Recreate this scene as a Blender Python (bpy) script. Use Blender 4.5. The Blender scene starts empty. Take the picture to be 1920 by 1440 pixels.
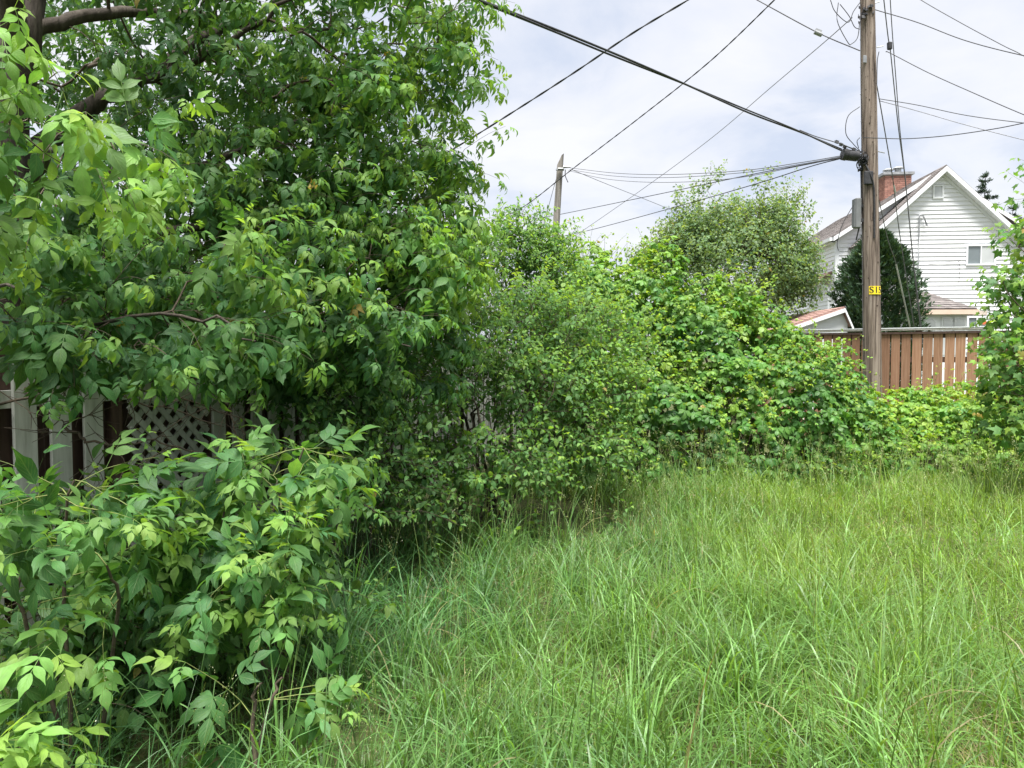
import bpy, math, random
import numpy as np
from mathutils import Matrix, Vector

# ---------------------------------------------------------------- camera, sky, sun, exposure
scene = bpy.context.scene
C = scene.collection
F = 1350.0
PITCH = math.atan(60.0 / F)
EYE = 1.6
CA, SA = math.cos(PITCH), math.sin(PITCH)

cam_d = bpy.data.cameras.new('camera')
cam_d.sensor_width = 36.0
cam_d.lens = 36.0 * F / 1920.0
cam_d.clip_start = 0.05
cam_d.clip_end = 2000
cam = bpy.data.objects.new('camera', cam_d)
C.objects.link(cam)
cam.location = (0, 0, EYE)
cam.rotation_euler = (math.pi / 2 - PITCH, 0, 0)
scene.camera = cam

SUN_DIR = Vector((-0.02, -0.28, 0.96)).normalized()      # towards the sun
elev = math.asin(SUN_DIR.z)
azim = math.atan2(SUN_DIR.x, SUN_DIR.y)

w = bpy.data.worlds.new('World')
scene.world = w
w.use_nodes = True
nt = w.node_tree
nt.nodes.clear()
def wn(t, **k):
    n = nt.nodes.new(t)
    for a, b in k.items():
        setattr(n, a, b)
    return n
wl = nt.links.new
out = wn('ShaderNodeOutputWorld')
bg = wn('ShaderNodeBackground')
bg.inputs['Strength'].default_value = 0.069
sky = wn('ShaderNodeTexSky', sky_type='NISHITA')
sky.sun_disc = False
sky.sun_elevation = elev
sky.sun_rotation = azim
sky.dust_density = 2.0
tc = wn('ShaderNodeTexCoord')
sep = wn('ShaderNodeSeparateXYZ')
wl(tc.outputs['Generated'], sep.inputs[0])
absz = wn('ShaderNodeMath', operation='ABSOLUTE')
wl(sep.outputs['Z'], absz.inputs[0])
addz = wn('ShaderNodeMath', operation='ADD')
addz.inputs[1].default_value = 0.22
wl(absz.outputs[0], addz.inputs[0])
dx = wn('ShaderNodeMath', operation='DIVIDE')
dy = wn('ShaderNodeMath', operation='DIVIDE')
wl(sep.outputs['X'], dx.inputs[0]); wl(addz.outputs[0], dx.inputs[1])
wl(sep.outputs['Y'], dy.inputs[0]); wl(addz.outputs[0], dy.inputs[1])
comb = wn('ShaderNodeCombineXYZ')
wl(dx.outputs[0], comb.inputs[0]); wl(dy.outputs[0], comb.inputs[1])
n1 = wn('ShaderNodeTexNoise')
n1.inputs['Scale'].default_value = 2.1
n1.inputs['Detail'].default_value = 7.0
n1.inputs['Roughness'].default_value = 0.55
n1.inputs['Distortion'].default_value = 0.35
mapn = wn('ShaderNodeMapping')
mapn.inputs['Location'].default_value = (3.3, 1.15, 0.0)
wl(comb.outputs[0], mapn.inputs[0])
wl(mapn.outputs[0], n1.inputs['Vector'])
ramp = wn('ShaderNodeValToRGB')
ramp.color_ramp.elements[0].position = 0.34
ramp.color_ramp.elements[0].color = (3.45, 3.8, 4.55, 1)
ramp.color_ramp.elements[1].position = 0.66
ramp.color_ramp.elements[1].color = (5.05, 5.05, 5.2, 1)
e = ramp.color_ramp.elements.new(0.47)
e.color = (4.45, 4.58, 4.98, 1)
wl(n1.outputs['Fac'], ramp.inputs[0])
mixw = wn('ShaderNodeMix', data_type='RGBA')
mixw.inputs[0].default_value = 0.9
wl(sky.outputs[0], mixw.inputs[6])
wl(ramp.outputs[0], mixw.inputs[7])
wl(mixw.outputs[2], bg.inputs[0])
wl(bg.outputs[0], out.inputs[0])

sun_d = bpy.data.lights.new('sun', 'SUN')
sun_d.energy = 4.2
sun_d.angle = math.radians(28)
sun_d.color = (1.0, 0.975, 0.93)
sun = bpy.data.objects.new('sun', sun_d)
C.objects.link(sun)
sun.location = (0, 0, 30)
sun.rotation_euler = SUN_DIR.to_track_quat('Z', 'Y').to_euler()

scene.view_settings.view_transform = 'Standard'
scene.view_settings.look = 'None'
scene.view_settings.exposure = 1.58
scene.view_settings.gamma = 1.0
scene.render.engine = 'CYCLES'
scene.cycles.max_bounces = 6
scene.cycles.diffuse_bounces = 3
scene.cycles.glossy_bounces = 1
scene.cycles.transmission_bounces = 4
scene.cycles.transparent_max_bounces = 6
scene.cycles.use_denoising = True
try:
    scene.cycles.denoiser = 'OPENIMAGEDENOISE'
    scene.cycles.denoising_input_passes = 'RGB_ALBEDO_NORMAL'
    scene.cycles.denoising_prefilter = 'ACCURATE'
except Exception:
    pass

rs = np.random.RandomState(7)
random.seed(11)

# ---------------------------------------------------------------- helpers
def P(px, py, Y):
    """World point seen at photo pixel (px, py) of the 1920x1440 picture at distance Y in front."""
    x = (px - 960.0) / F
    y = (720.0 - py) / F
    d = (x, CA + y * SA, -SA + y * CA)
    t = Y / d[1]
    return np.array((d[0] * t, Y, EYE + d[2] * t))

def project(V):
    V = np.asarray(V, float)
    dz = V[:, 2] - EYE
    fw = V[:, 1] * CA - dz * SA
    up = V[:, 1] * SA + dz * CA
    fw2 = np.where(fw < 0.05, 0.05, fw)
    return 960 + F * V[:, 0] / fw2, 720 - F * up / fw2, fw

def nrm(v):
    v = np.asarray(v, float)
    return v / (np.linalg.norm(v) + 1e-9)

def nrmr(A):
    return A / (np.linalg.norm(A, axis=1, keepdims=True) + 1e-9)

def np_mesh(name, V, T, mat, col=None, uv=None):
    me = bpy.data.meshes.new(name)
    V = np.asarray(V, dtype=np.float32)
    T = np.asarray(T, dtype=np.int32)
    n, (m, k) = len(V), T.shape
    me.vertices.add(n)
    me.vertices.foreach_set('co', V.ravel())
    me.loops.add(m * k)
    me.loops.foreach_set('vertex_index', T.ravel())
    me.polygons.add(m)
    me.polygons.foreach_set('loop_start', np.arange(0, m * k, k, dtype=np.int32))
    if col is not None:
        a = me.attributes.new('tint', 'FLOAT_COLOR', 'POINT')
        cc = np.ones((n, 4), dtype=np.float32)
        cc[:, :3] = col
        a.data.foreach_set('color', cc.ravel())
    if uv is not None:
        a = me.attributes.new('leaf_uv', 'FLOAT_VECTOR', 'POINT')
        a.data.foreach_set('vector', np.asarray(uv, dtype=np.float32).ravel())
    me.materials.append(mat)
    me.update(calc_edges=True)
    return me

def link(name, me, parent=None):
    o = bpy.data.objects.new(name, me)
    C.objects.link(o)
    if parent is not None:
        o.parent = parent
        o.matrix_parent_inverse = Matrix.Translation(-parent.location)
    return o

def tag(o, label=None, cat=None, group=None, kind=None):
    if label: o['label'] = label
    if cat: o['category'] = cat
    if group: o['group'] = group
    if kind: o['kind'] = kind
    return o

def thing(name, label, cat, loc=(0, 0, 0), group=None):
    o = bpy.data.objects.new(name, None)
    C.objects.link(o)
    o.location = tuple(float(x) for x in loc)
    return tag(o, label, cat, group)

class MB:
    """collects polygons; build() links them as one mesh object"""
    def __init__(s):
        s.v, s.f = [], []
    def poly(s, pts):
        o = len(s.v)
        s.v += [tuple(float(c) for c in p) for p in pts]
        s.f.append(tuple(range(o, o + len(pts))))
    def prism(s, a, b):
        """two polygons with equal vertex counts: closed solid between them"""
        n = len(a); o = len(s.v)
        s.v += [tuple(float(c) for c in p) for p in a] + [tuple(float(c) for c in p) for p in b]
        s.f.append(tuple(range(o + n - 1, o - 1, -1)))
        s.f.append(tuple(range(o + n, o + 2 * n)))
        for i in range(n):
            j = (i + 1) % n
            s.f.append((o + i, o + j, o + n + j, o + n + i))
        return s
    def box(s, c, ex, ey, ez, sx, sy, sz):
        c = np.asarray(c, float); ex = nrm(ex) * sx / 2; ey = nrm(ey) * sy / 2; ez = nrm(ez) * sz / 2
        lo = [c - ex - ey - ez, c + ex - ey - ez, c + ex + ey - ez, c - ex + ey - ez]
        hi = [p + 2 * ez for p in lo]
        return s.prism(lo, hi)
    def cyl(s, a, b, r0, r1, n=10):
        a = np.asarray(a, float); b = np.asarray(b, float)
        t = nrm(b - a); ref = np.array((0, 0, 1.0)) if abs(t[2]) < 0.9 else np.array((1.0, 0, 0))
        u = nrm(np.cross(t, ref)); v = np.cross(t, u)
        A = [a + r0 * (math.cos(2 * math.pi * i / n) * u + math.sin(2 * math.pi * i / n) * v) for i in range(n)]
        B = [b + r1 * (math.cos(2 * math.pi * i / n) * u + math.sin(2 * math.pi * i / n) * v) for i in range(n)]
        return s.prism(A, B)
    def mesh(s, name, mat, bevel=0):
        me = bpy.data.meshes.new(name)
        me.from_pydata(s.v, [], s.f)
        me.materials.append(mat)
        import bmesh
        bm = bmesh.new(); bm.from_mesh(me)
        bmesh.ops.recalc_face_normals(bm, faces=bm.faces)
        if bevel:
            bmesh.ops.bevel(bm, geom=list(bm.edges), offset=bevel, segments=1, affect='EDGES', profile=0.5)
        bm.to_mesh(me); bm.free()
        me.update()
        return me
    def build(s, name, mat, parent=None, bevel=0):
        return link(name, s.mesh(name, mat, bevel), parent)

class Tubes:
    def __init__(s):
        s.V, s.Q, s.n = [], [], 0
    def add(s, pts, rad, sides=5):
        pts = np.asarray(pts, float); k = len(pts)
        rad = np.broadcast_to(np.asarray(rad, float), (k,))
        t = np.gradient(pts, axis=0)
        t = nrmr(t)
        m = nrm(t.mean(axis=0))
        ref = np.array((0.0, 0.0, 1.0)) if abs(m[2]) < 0.75 else np.array((1.0, 0.13, 0.0))
        u = nrmr(np.cross(t, ref)); v = np.cross(t, u)
        ang = np.arange(sides) * 2 * math.pi / sides
        ring = pts[:, None, :] + rad[:, None, None] * (np.cos(ang)[None, :, None] * u[:, None, :] + np.sin(ang)[None, :, None] * v[:, None, :])
        i = np.arange(k - 1)[:, None] * sides
        j = np.arange(sides)[None, :]
        j2 = (j + 1) % sides
        q = np.stack([i + j, i + j2, i + sides + j2, i + sides + j], axis=-1).reshape(-1, 4)
        s.V.append(ring.reshape(-1, 3)); s.Q.append(q + s.n); s.n += k * sides
    def build(s, name, mat, parent=None):
        if not s.V: return None
        return link(name, np_mesh(name, np.concatenate(s.V), np.concatenate(s.Q), mat), parent)

def smooth_path(pts, n):
    """Catmull-Rom through pts"""
    pts = [np.asarray(p, float) for p in pts]
    if len(pts) == 2:
        return np.array([pts[0] + (pts[1] - pts[0]) * i / n for i in range(n + 1)])
    q = [2 * pts[0] - pts[1]] + pts + [2 * pts[-1] - pts[-2]]
    outp = []
    m = len(pts) - 1
    for i in range(n + 1):
        s = min(i * m / n, m - 1e-6); k = int(s); t = s - k
        a, b, c, d = q[k], q[k + 1], q[k + 2], q[k + 3]
        outp.append(0.5 * (2 * b + (c - a) * t + (2 * a - 5 * b + 4 * c - d) * t * t + (3 * b - a - 3 * c + d) * t ** 3))
    return np.array(outp)

# ---------------------------------------------------------------- materials
def new_mat(name):
    m = bpy.data.materials.new(name)
    m.use_nodes = True
    m.node_tree.nodes.clear()
    t = m.node_tree
    def N(ty, **k):
        n = t.nodes.new(ty)
        for a, b in k.items(): setattr(n, a, b)
        return n
    o = N('ShaderNodeOutputMaterial')
    return m, N, t.links.new, o

def leaf_material(name, mode, rough=0.5, trans=0.46, vein=0.22, spec=0.28):
    """mode 'attr' reads the per-leaf colour from the mesh, 'object' from the object's own colour"""
    m, N, L, o = new_mat(name)
    if mode == 'attr':
        a = N('ShaderNodeAttribute', attribute_name='tint'); col = a.outputs['Color']
    else:
        a = N('ShaderNodeObjectInfo'); col = a.outputs['Color']
    uv = N('ShaderNodeAttribute', attribute_name='leaf_uv')
    sp = N('ShaderNodeSeparateXYZ'); L(uv.outputs['Vector'], sp.inputs[0])
    ab = N('ShaderNodeMath', operation='ABSOLUTE'); L(sp.outputs['Y'], ab.inputs[0])
    # midrib
    mr = N('ShaderNodeMapRange'); mr.inputs['From Min'].default_value = 0.0; mr.inputs['From Max'].default_value = 0.13
    mr.inputs['To Min'].default_value = 1.0; mr.inputs['To Max'].default_value = 0.0
    L(ab.outputs[0], mr.inputs['Value'])
    # side veins: slanted stripes
    m1 = N('ShaderNodeMath', operation='MULTIPLY_ADD'); m1.inputs[1].default_value = -0.35
    L(ab.outputs[0], m1.inputs[0]); L(sp.outputs['X'], m1.inputs[2])
    m2 = N('ShaderNodeMath', operation='MULTIPLY'); m2.inputs[1].default_value = 44.0; L(m1.outputs[0], m2.inputs[0])
    sn = N('ShaderNodeMath', operation='SINE'); L(m2.outputs[0], sn.inputs[0])
    v2 = N('ShaderNodeMapRange'); v2.inputs['From Min'].default_value = 0.55; v2.inputs['From Max'].default_value = 1.0
    v2.inputs['To Max'].default_value = 0.55
    L(sn.outputs[0], v2.inputs['Value'])
    mx = N('ShaderNodeMath', operation='MAXIMUM'); L(mr.outputs[0], mx.inputs[0]); L(v2.outputs[0], mx.inputs[1])
    ml = N('ShaderNodeMath', operation='MULTIPLY'); ml.inputs[1].default_value = vein; L(mx.outputs[0], ml.inputs[0])
    # blotchy variation
    geo = N('ShaderNodeNewGeometry')
    nz = N('ShaderNodeTexNoise'); nz.inputs['Scale'].default_value = 26.0; nz.inputs['Detail'].default_value = 3.0
    L(geo.outputs['Position'], nz.inputs['Vector'])
    vr = N('ShaderNodeMapRange'); vr.inputs['From Min'].default_value = 0.3; vr.inputs['From Max'].default_value = 0.7
    vr.inputs['To Min'].default_value = 0.8; vr.inputs['To Max'].default_value = 1.18
    L(nz.outputs['Fac'], vr.inputs['Value'])
    vs = N('ShaderNodeVectorMath', operation='SCALE'); L(col, vs.inputs[0]); L(vr.outputs[0], vs.inputs['Scale'])
    mixc = N('ShaderNodeMix', data_type='RGBA'); L(ml.outputs[0], mixc.inputs[0]); L(vs.outputs[0], mixc.inputs[6])
    mixc.inputs[7].default_value = (0.26, 0.36, 0.13, 1)
    pb = N('ShaderNodeBsdfPrincipled')
    L(mixc.outputs[2], pb.inputs['Base Color'])
    pb.inputs['Roughness'].default_value = rough
    pb.inputs['Specular IOR Level'].default_value = spec
    bp = N('ShaderNodeBump'); bp.inputs['Strength'].default_value = 0.35; bp.inputs['Distance'].default_value = 0.004
    L(mx.outputs[0], bp.inputs['Height']); L(bp.outputs[0], pb.inputs['Normal'])
    tr = N('ShaderNodeBsdfTranslucent')
    tm = N('ShaderNodeMix', data_type='RGBA', blend_type='MULTIPLY'); tm.inputs[0].default_value = 1.0
    L(mixc.outputs[2], tm.inputs[6]); tm.inputs[7].default_value = (1.75, 1.55, 0.55, 1)
    L(tm.outputs[2], tr.inputs['Color'])
    ms = N('ShaderNodeMixShader'); ms.inputs[0].default_value = trans
    L(pb.outputs[0], ms.inputs[1]); L(tr.outputs[0], ms.inputs[2])
    L(ms.outputs[0], o.inputs[0])
    return m

LEAF_A = leaf_material('leaf_mass', 'attr')
LEAF_O = leaf_material('leaf_single', 'object')
LEAF_GLOSS_A = leaf_material('creeper_leaf_mass', 'attr', rough=0.42, trans=0.36, vein=0.18, spec=0.32)
LEAF_GLOSS_O = leaf_material('creeper_leaf_single', 'object', rough=0.42, trans=0.36, vein=0.18, spec=0.32)
GRASS_M = leaf_material('grass_blade', 'attr', rough=0.3, trans=0.38, vein=0.1, spec=0.5)
NEEDLE_M = leaf_material('needle_foliage', 'attr', rough=0.6, trans=0.15, vein=0.0, spec=0.3)

def rough_mat(name, stops, scale=(6, 6, 6), detail=6.0, rough=0.8, bump=0.3, coord='Object', rand=0.0, dist=0.01, spec=0.3, distortion=0.0, metal=0.0):
    """noise-graded surface: stops = [(pos, rgb), ...]"""
    m, N, L, o = new_mat(name)
    t = N('ShaderNodeTexCoord')
    mp = N('ShaderNodeMapping'); mp.inputs['Scale'].default_value = scale
    L(t.outputs[coord], mp.inputs[0])
    vec = mp.outputs[0]
    oi = None
    if rand:
        oi = N('ShaderNodeObjectInfo')
        ad = N('ShaderNodeVectorMath', operation='ADD')
        cb = N('ShaderNodeMath', operation='MULTIPLY'); cb.inputs[1].default_value = 37.0
        L(oi.outputs['Random'], cb.inputs[0]); L(vec, ad.inputs[0]); L(cb.outputs[0], ad.inputs[1])
        vec = ad.outputs[0]
    nz = N('ShaderNodeTexNoise'); nz.inputs['Scale'].default_value = 1.0; nz.inputs['Detail'].default_value = detail
    nz.inputs['Roughness'].default_value = 0.6; nz.inputs['Distortion'].default_value = distortion
    L(vec, nz.inputs['Vector'])
    r = N('ShaderNodeValToRGB')
    els = r.color_ramp.elements
    els[0].position = stops[0][0]; els[0].color = (*stops[0][1], 1)
    els[1].position = stops[-1][0]; els[1].color = (*stops[-1][1], 1)
    for p, c in stops[1:-1]:
        e = els.new(p); e.color = (*c, 1)
    L(nz.outputs['Fac'], r.inputs[0])
    col = r.outputs[0]
    if rand:
        mr = N('ShaderNodeMapRange'); mr.inputs['To Min'].default_value = 1 - rand; mr.inputs['To Max'].default_value = 1 + rand
        L(oi.outputs['Random'], mr.inputs['Value'])
        vs = N('ShaderNodeVectorMath', operation='SCALE'); L(col, vs.inputs[0]); L(mr.outputs[0], vs.inputs['Scale'])
        col = vs.outputs[0]
    pb = N('ShaderNodeBsdfPrincipled')
    L(col, pb.inputs['Base Color'])
    pb.inputs['Roughness'].default_value = rough
    pb.inputs['Specular IOR Level'].default_value = spec
    pb.inputs['Metallic'].default_value = metal
    if bump:
        bp = N('ShaderNodeBump'); bp.inputs['Strength'].default_value = bump; bp.inputs['Distance'].default_value = dist
        L(nz.outputs['Fac'], bp.inputs['Height']); L(bp.outputs[0], pb.inputs['Normal'])
    L(pb.outputs[0], o.inputs[0])
    return m

def g(v): return (v, v, v)
BARK = rough_mat('bark', [(0.3, (0.03, 0.024, 0.019)), (0.55, (0.068, 0.055, 0.045)), (0.75, (0.115, 0.098, 0.08))], scale=(22, 22, 5), bump=0.8, dist=0.02, rough=0.9)
TWIG = rough_mat('twig_bark', [(0.3, (0.045, 0.035, 0.025)), (0.7, (0.11, 0.085, 0.06))], scale=(40, 40, 40), bump=0.2, rough=0.85)
STEM_GREEN = rough_mat('green_stem', [(0.3, (0.09, 0.13, 0.035)), (0.7, (0.2, 0.22, 0.07))], scale=(30, 30, 30), bump=0.1, rough=0.6)
SOIL = rough_mat('soil_and_thatch', [(0.3, (0.03, 0.035, 0.012)), (0.5, (0.055, 0.07, 0.022)), (0.72, (0.12, 0.105, 0.05))], scale=(7, 7, 7), bump=0.6, dist=0.03, rough=1.0, coord='Object')
POLE_W = rough_mat('pole_wood', [(0.32, (0.04, 0.031, 0.026)), (0.43, (0.13, 0.1, 0.08)), (0.56, (0.23, 0.185, 0.152)), (0.75, (0.34, 0.29, 0.25))], scale=(26, 26, 1.1), detail=9, bump=0.9, dist=0.015, rough=0.9, distortion=0.3)
CRACK = rough_mat('pole_crack', [(0.3, (0.015, 0.011, 0.008)), (0.7, (0.045, 0.033, 0.025))], scale=(30, 30, 3), rough=1.0)
GREY_W = rough_mat('grey_weathered_wood', [(0.3, (0.1, 0.09, 0.08)), (0.7, (0.3, 0.28, 0.25))], scale=(25, 25, 1.2), bump=0.6, rough=0.9)
FENCE_BROWN = rough_mat('brown_stained_plank', [(0.25, (0.19, 0.1, 0.058)), (0.5, (0.3, 0.165, 0.1)), (0.75, (0.38, 0.23, 0.15))], scale=(38, 38, 2.2), detail=8, bump=0.5, dist=0.004, rough=0.75, rand=0.26, distortion=0.4)
FENCE_BACK = rough_mat('dark_brown_board', [(0.25, (0.06, 0.037, 0.03)), (0.75, (0.125, 0.077, 0.06))], scale=(40, 40, 2.4), detail=7, bump=0.4, dist=0.004, rough=0.8, rand=0.2)
WHITE_PAINT = rough_mat('weathered_white_paint', [(0.25, (0.27, 0.275, 0.24)), (0.5, (0.43, 0.44, 0.4)), (0.75, (0.54, 0.55, 0.51))], scale=(22, 22, 2.2), detail=8, bump=0.25, dist=0.003, rough=0.65, rand=0.07)
CAP_WOOD = rough_mat('weathered_cap_board', [(0.25, (0.26, 0.24, 0.21)), (0.7, (0.5, 0.48, 0.45))], scale=(4, 30, 30), bump=0.3, rough=0.8)
VINYL = rough_mat('white_vinyl_siding', [(0.3, (0.78, 0.79, 0.81)), (0.7, (0.84, 0.85, 0.865))], scale=(1.5, 1.5, 4), bump=0.03, rough=0.45, rand=0.025)
TRIM = rough_mat('white_trim', [(0.3, (0.72, 0.74, 0.77)), (0.7, (0.8, 0.815, 0.83))], scale=(3, 3, 3), bump=0.03, rough=0.5)
SHED_W = rough_mat('white_shed_wall', [(0.3, (0.7, 0.73, 0.75)), (0.7, (0.78, 0.8, 0.82))], scale=(2, 2, 3), bump=0.03, rough=0.6)
SHINGLE = rough_mat('brown_shingle', [(0.25, (0.11, 0.098, 0.094)), (0.5, (0.16, 0.142, 0.137)), (0.75, (0.215, 0.194, 0.187))], scale=(9, 9, 9), bump=0.5, dist=0.01, rough=0.95, rand=0.22)
SHINGLE_RED = rough_mat('red_brown_shingle', [(0.25, (0.24, 0.145, 0.125)), (0.75, (0.36, 0.235, 0.205))], scale=(9, 9, 9), bump=0.5, dist=0.01, rough=0.95, rand=0.15)
BRICK = rough_mat('red_brick', [(0.25, (0.24, 0.115, 0.09)), (0.75, (0.38, 0.205, 0.16))], scale=(14, 14, 14), bump=0.4, dist=0.004, rough=0.9, rand=0.2)
MORTAR = rough_mat('mortar', [(0.3, (0.3, 0.27, 0.25)), (0.7, (0.42, 0.39, 0.36))], scale=(20, 20, 20), rough=1.0)
PEACH = rough_mat('peach_fascia', [(0.3, (0.62, 0.45, 0.36)), (0.7, (0.72, 0.55, 0.45))], scale=(3, 3, 3), bump=0.05, rough=0.6)
CABLE = rough_mat('black_cable', [(0.3, (0.018, 0.018, 0.02)), (0.7, (0.05, 0.05, 0.052))], scale=(30, 30, 30), bump=0.1, rough=0.55)
STRAND = rough_mat('grey_strand', [(0.3, (0.09, 0.09, 0.095)), (0.7, (0.2, 0.2, 0.21))], scale=(30, 30, 30), bump=0.1, rough=0.5, metal=0.4)
METAL = rough_mat('galvanised_metal', [(0.3, (0.26, 0.27, 0.28)), (0.7, (0.42, 0.43, 0.44))], scale=(12, 12, 12), bump=0.1, rough=0.5, metal=0.5)
GREYBOX = rough_mat('grey_plastic', [(0.3, (0.13, 0.135, 0.14)), (0.7, (0.2, 0.205, 0.21))], scale=(6, 6, 6), bump=0.05, rough=0.6)
BLACKPLASTIC = rough_mat('black_plastic', [(0.3, (0.02, 0.02, 0.022)), (0.7, (0.055, 0.055, 0.06))], scale=(10, 10, 10), bump=0.1, rough=0.5)
YELLOW = rough_mat('yellow_tag', [(0.3, (0.75, 0.55, 0.02)), (0.7, (0.86, 0.66, 0.04))], scale=(20, 20, 20), bump=0.02, rough=0.4)
INK = rough_mat('black_ink', [(0.3, g(0.012)), (0.7, g(0.025))], bump=0, rough=0.5)
GUARD = rough_mat('pale_guy_guard', [(0.3, (0.42, 0.43, 0.4)), (0.7, (0.55, 0.56, 0.52))], scale=(8, 8, 8), bump=0.05, rough=0.5)
ORANGE = rough_mat('red_orange_ornament', [(0.3, (0.6, 0.12, 0.05)), (0.7, (0.7, 0.2, 0.1))], bump=0, rough=0.6)
BEIGE = rough_mat('beige_panel', [(0.3, (0.5, 0.42, 0.36)), (0.7, (0.6, 0.52, 0.45))], bump=0, rough=0.6)
COPPER_W = rough_mat('teal_trim', [(0.3, (0.35, 0.5, 0.52)), (0.7, (0.45, 0.58, 0.6))], bump=0, rough=0.5)

def glass_mat(name, col):
    m, N, L, o = new_mat(name)
    nz = N('ShaderNodeTexNoise'); nz.inputs['Scale'].default_value = 2.0
    t = N('ShaderNodeTexCoord'); L(t.outputs['Object'], nz.inputs['Vector'])
    r = N('ShaderNodeValToRGB')
    r.color_ramp.elements[0].color = (*[c * 0.7 for c in col], 1); r.color_ramp.elements[1].color = (*[c * 1.3 for c in col], 1)
    L(nz.outputs['Fac'], r.inputs[0])
    pb = N('ShaderNodeBsdfPrincipled')
    L(r.outputs[0], pb.inputs['Base Color'])
    pb.inputs['Roughness'].default_value = 0.069
    pb.inputs['Specular IOR Level'].default_value = 0.9
    L(pb.outputs[0], o.inputs[0])
    return m
PANE = glass_mat('window_glass', (0.16, 0.19, 0.2))
PANE_PALE = glass_mat('curtained_glass', (0.5, 0.52, 0.52))
#@@PART2
# ---------------------------------------------------------------- the ground
def ground_h(x, y):
    return 0.05 * np.sin(x * 0.7 + 0.3) * np.cos(y * 0.55) + 0.03 * np.sin(x * 1.9 + y * 1.3)

def make_ground():
    xs = np.concatenate([[-400, -120, -40], np.arange(-12, 24.01, 0.5), [45, 120, 400]])
    ys = np.concatenate([[-400, -100, -20], np.arange(-3, 16.01, 0.5), [22, 40, 90, 200, 500]])
    X, Y = np.meshgrid(xs, ys)
    fade = np.clip((18 - np.abs(Y - 6)) / 6, 0, 1) * np.clip((26 - np.abs(X)) / 6, 0, 1)
    Z = ground_h(X, Y) * fade
    V = np.stack([X, Y, Z], -1).reshape(-1, 3)
    nx, ny = len(xs), len(ys)
    i = np.arange(ny - 1)[:, None] * nx + np.arange(nx - 1)[None, :]
    Q = np.stack([i, i + 1, i + nx + 1, i + nx], -1).reshape(-1, 4)
    o = link('ground', np_mesh('ground', V, Q, SOIL))
    o['kind'] = 'structure'
make_ground()

# ---------------------------------------------------------------- the white house
HR = nrm((1.0, -0.09, 0)); HB = nrm((0.09, 1.0, 0)); H0 = np.array((14.17, 24.0, 0.0)); UP = np.array((0, 0, 1.0))
def H(a, b, z): return H0 + HR * a + HB * b + UP * z
RIDGE = 7.68
house = thing('house', 'white clapboard house with brown shingle roof and brick chimney', 'house', H(0, 4, 0))

def siding(parent, fn, z0, z1, left, right, outn, course=0.138, name='siding_board'):
    """boards of one wall; fn(s, z) gives the wall point, left(z)/right(z) the board ends, outn the outward normal"""
    z = z0
    while z < z1 - 0.02:
        zt = min(z + course, z1)
        l0, l1, r0, r1 = left(z), left(zt), right(z), right(zt)
        l1, r1 = min(l1, r1), max(l1, r1)
        if r0 - l0 > 0.05:
            b = MB()
            o0, o1 = outn * 0.034, outn * 0.002
            b.prism([fn(l0, z) + o0, fn(r0, z) + o0, fn(r1, zt) + o1, fn(l1, zt) + o1],
                    [fn(l0, z) - outn * 0.02, fn(r0, z) - outn * 0.02, fn(r1, zt) - outn * 0.02, fn(l1, zt) - outn * 0.02])
            b.build(name, VINYL, parent)
        z = zt

# solid cores (walls)
WSL, MSL = 0.94, 0.65
def core(front_b, back_b, half, slope, name):
    m = MB()
    top = RIDGE - 0.16
    e = top - slope * half
    def prof(b): return [H(-half, b, 0), H(half, b, 0), H(half, b, e), H(0, b, top), H(-half, b, e)]
    m.prism(prof(front_b), prof(back_b))
    return m.build(name, TRIM, house)
main_wall = core(0.62, 9.3, 3.08, MSL, 'wall')
wing_wall = core(0.03, 0.60, 2.42, WSL, 'wall')
nf = -HB
def wing_l(z): return -min(2.42, max(0.0, (RIDGE - 0.16 - z) / WSL))
siding(wing_wall, lambda s, z: H(s, 0.0, z), 1.6, RIDGE - 0.2, wing_l, lambda z: -wing_l(z), nf)
def main_l(z): return -min(3.08, max(0.0, (RIDGE - 0.16 - z) / MSL))
siding(main_wall, lambda s, z: H(s, 0.595, z), 1.6, RIDGE - 0.25, main_l, lambda z: min(main_l(z) * -1, max(-2.3, -2.44 if z < 5.2 else -2.3)) if z < 5.2 else -main_l(z), nf)
nl = -HR
siding(main_wall, lambda s, z: H(-3.105, s, z), 1.2, 5.42, lambda z: 0.62, lambda z: 9.28, nl)
MB().box(H(-3.1, 0.6, 2.7), HR, HB, UP, 0.12, 0.12, 5.4).build('corner_post', TRIM, house)
MB().box(H(-2.44, 0.0, 2.6), HR, HB, UP, 0.12, 0.12, 5.1).build('corner_post', TRIM, house)

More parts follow.
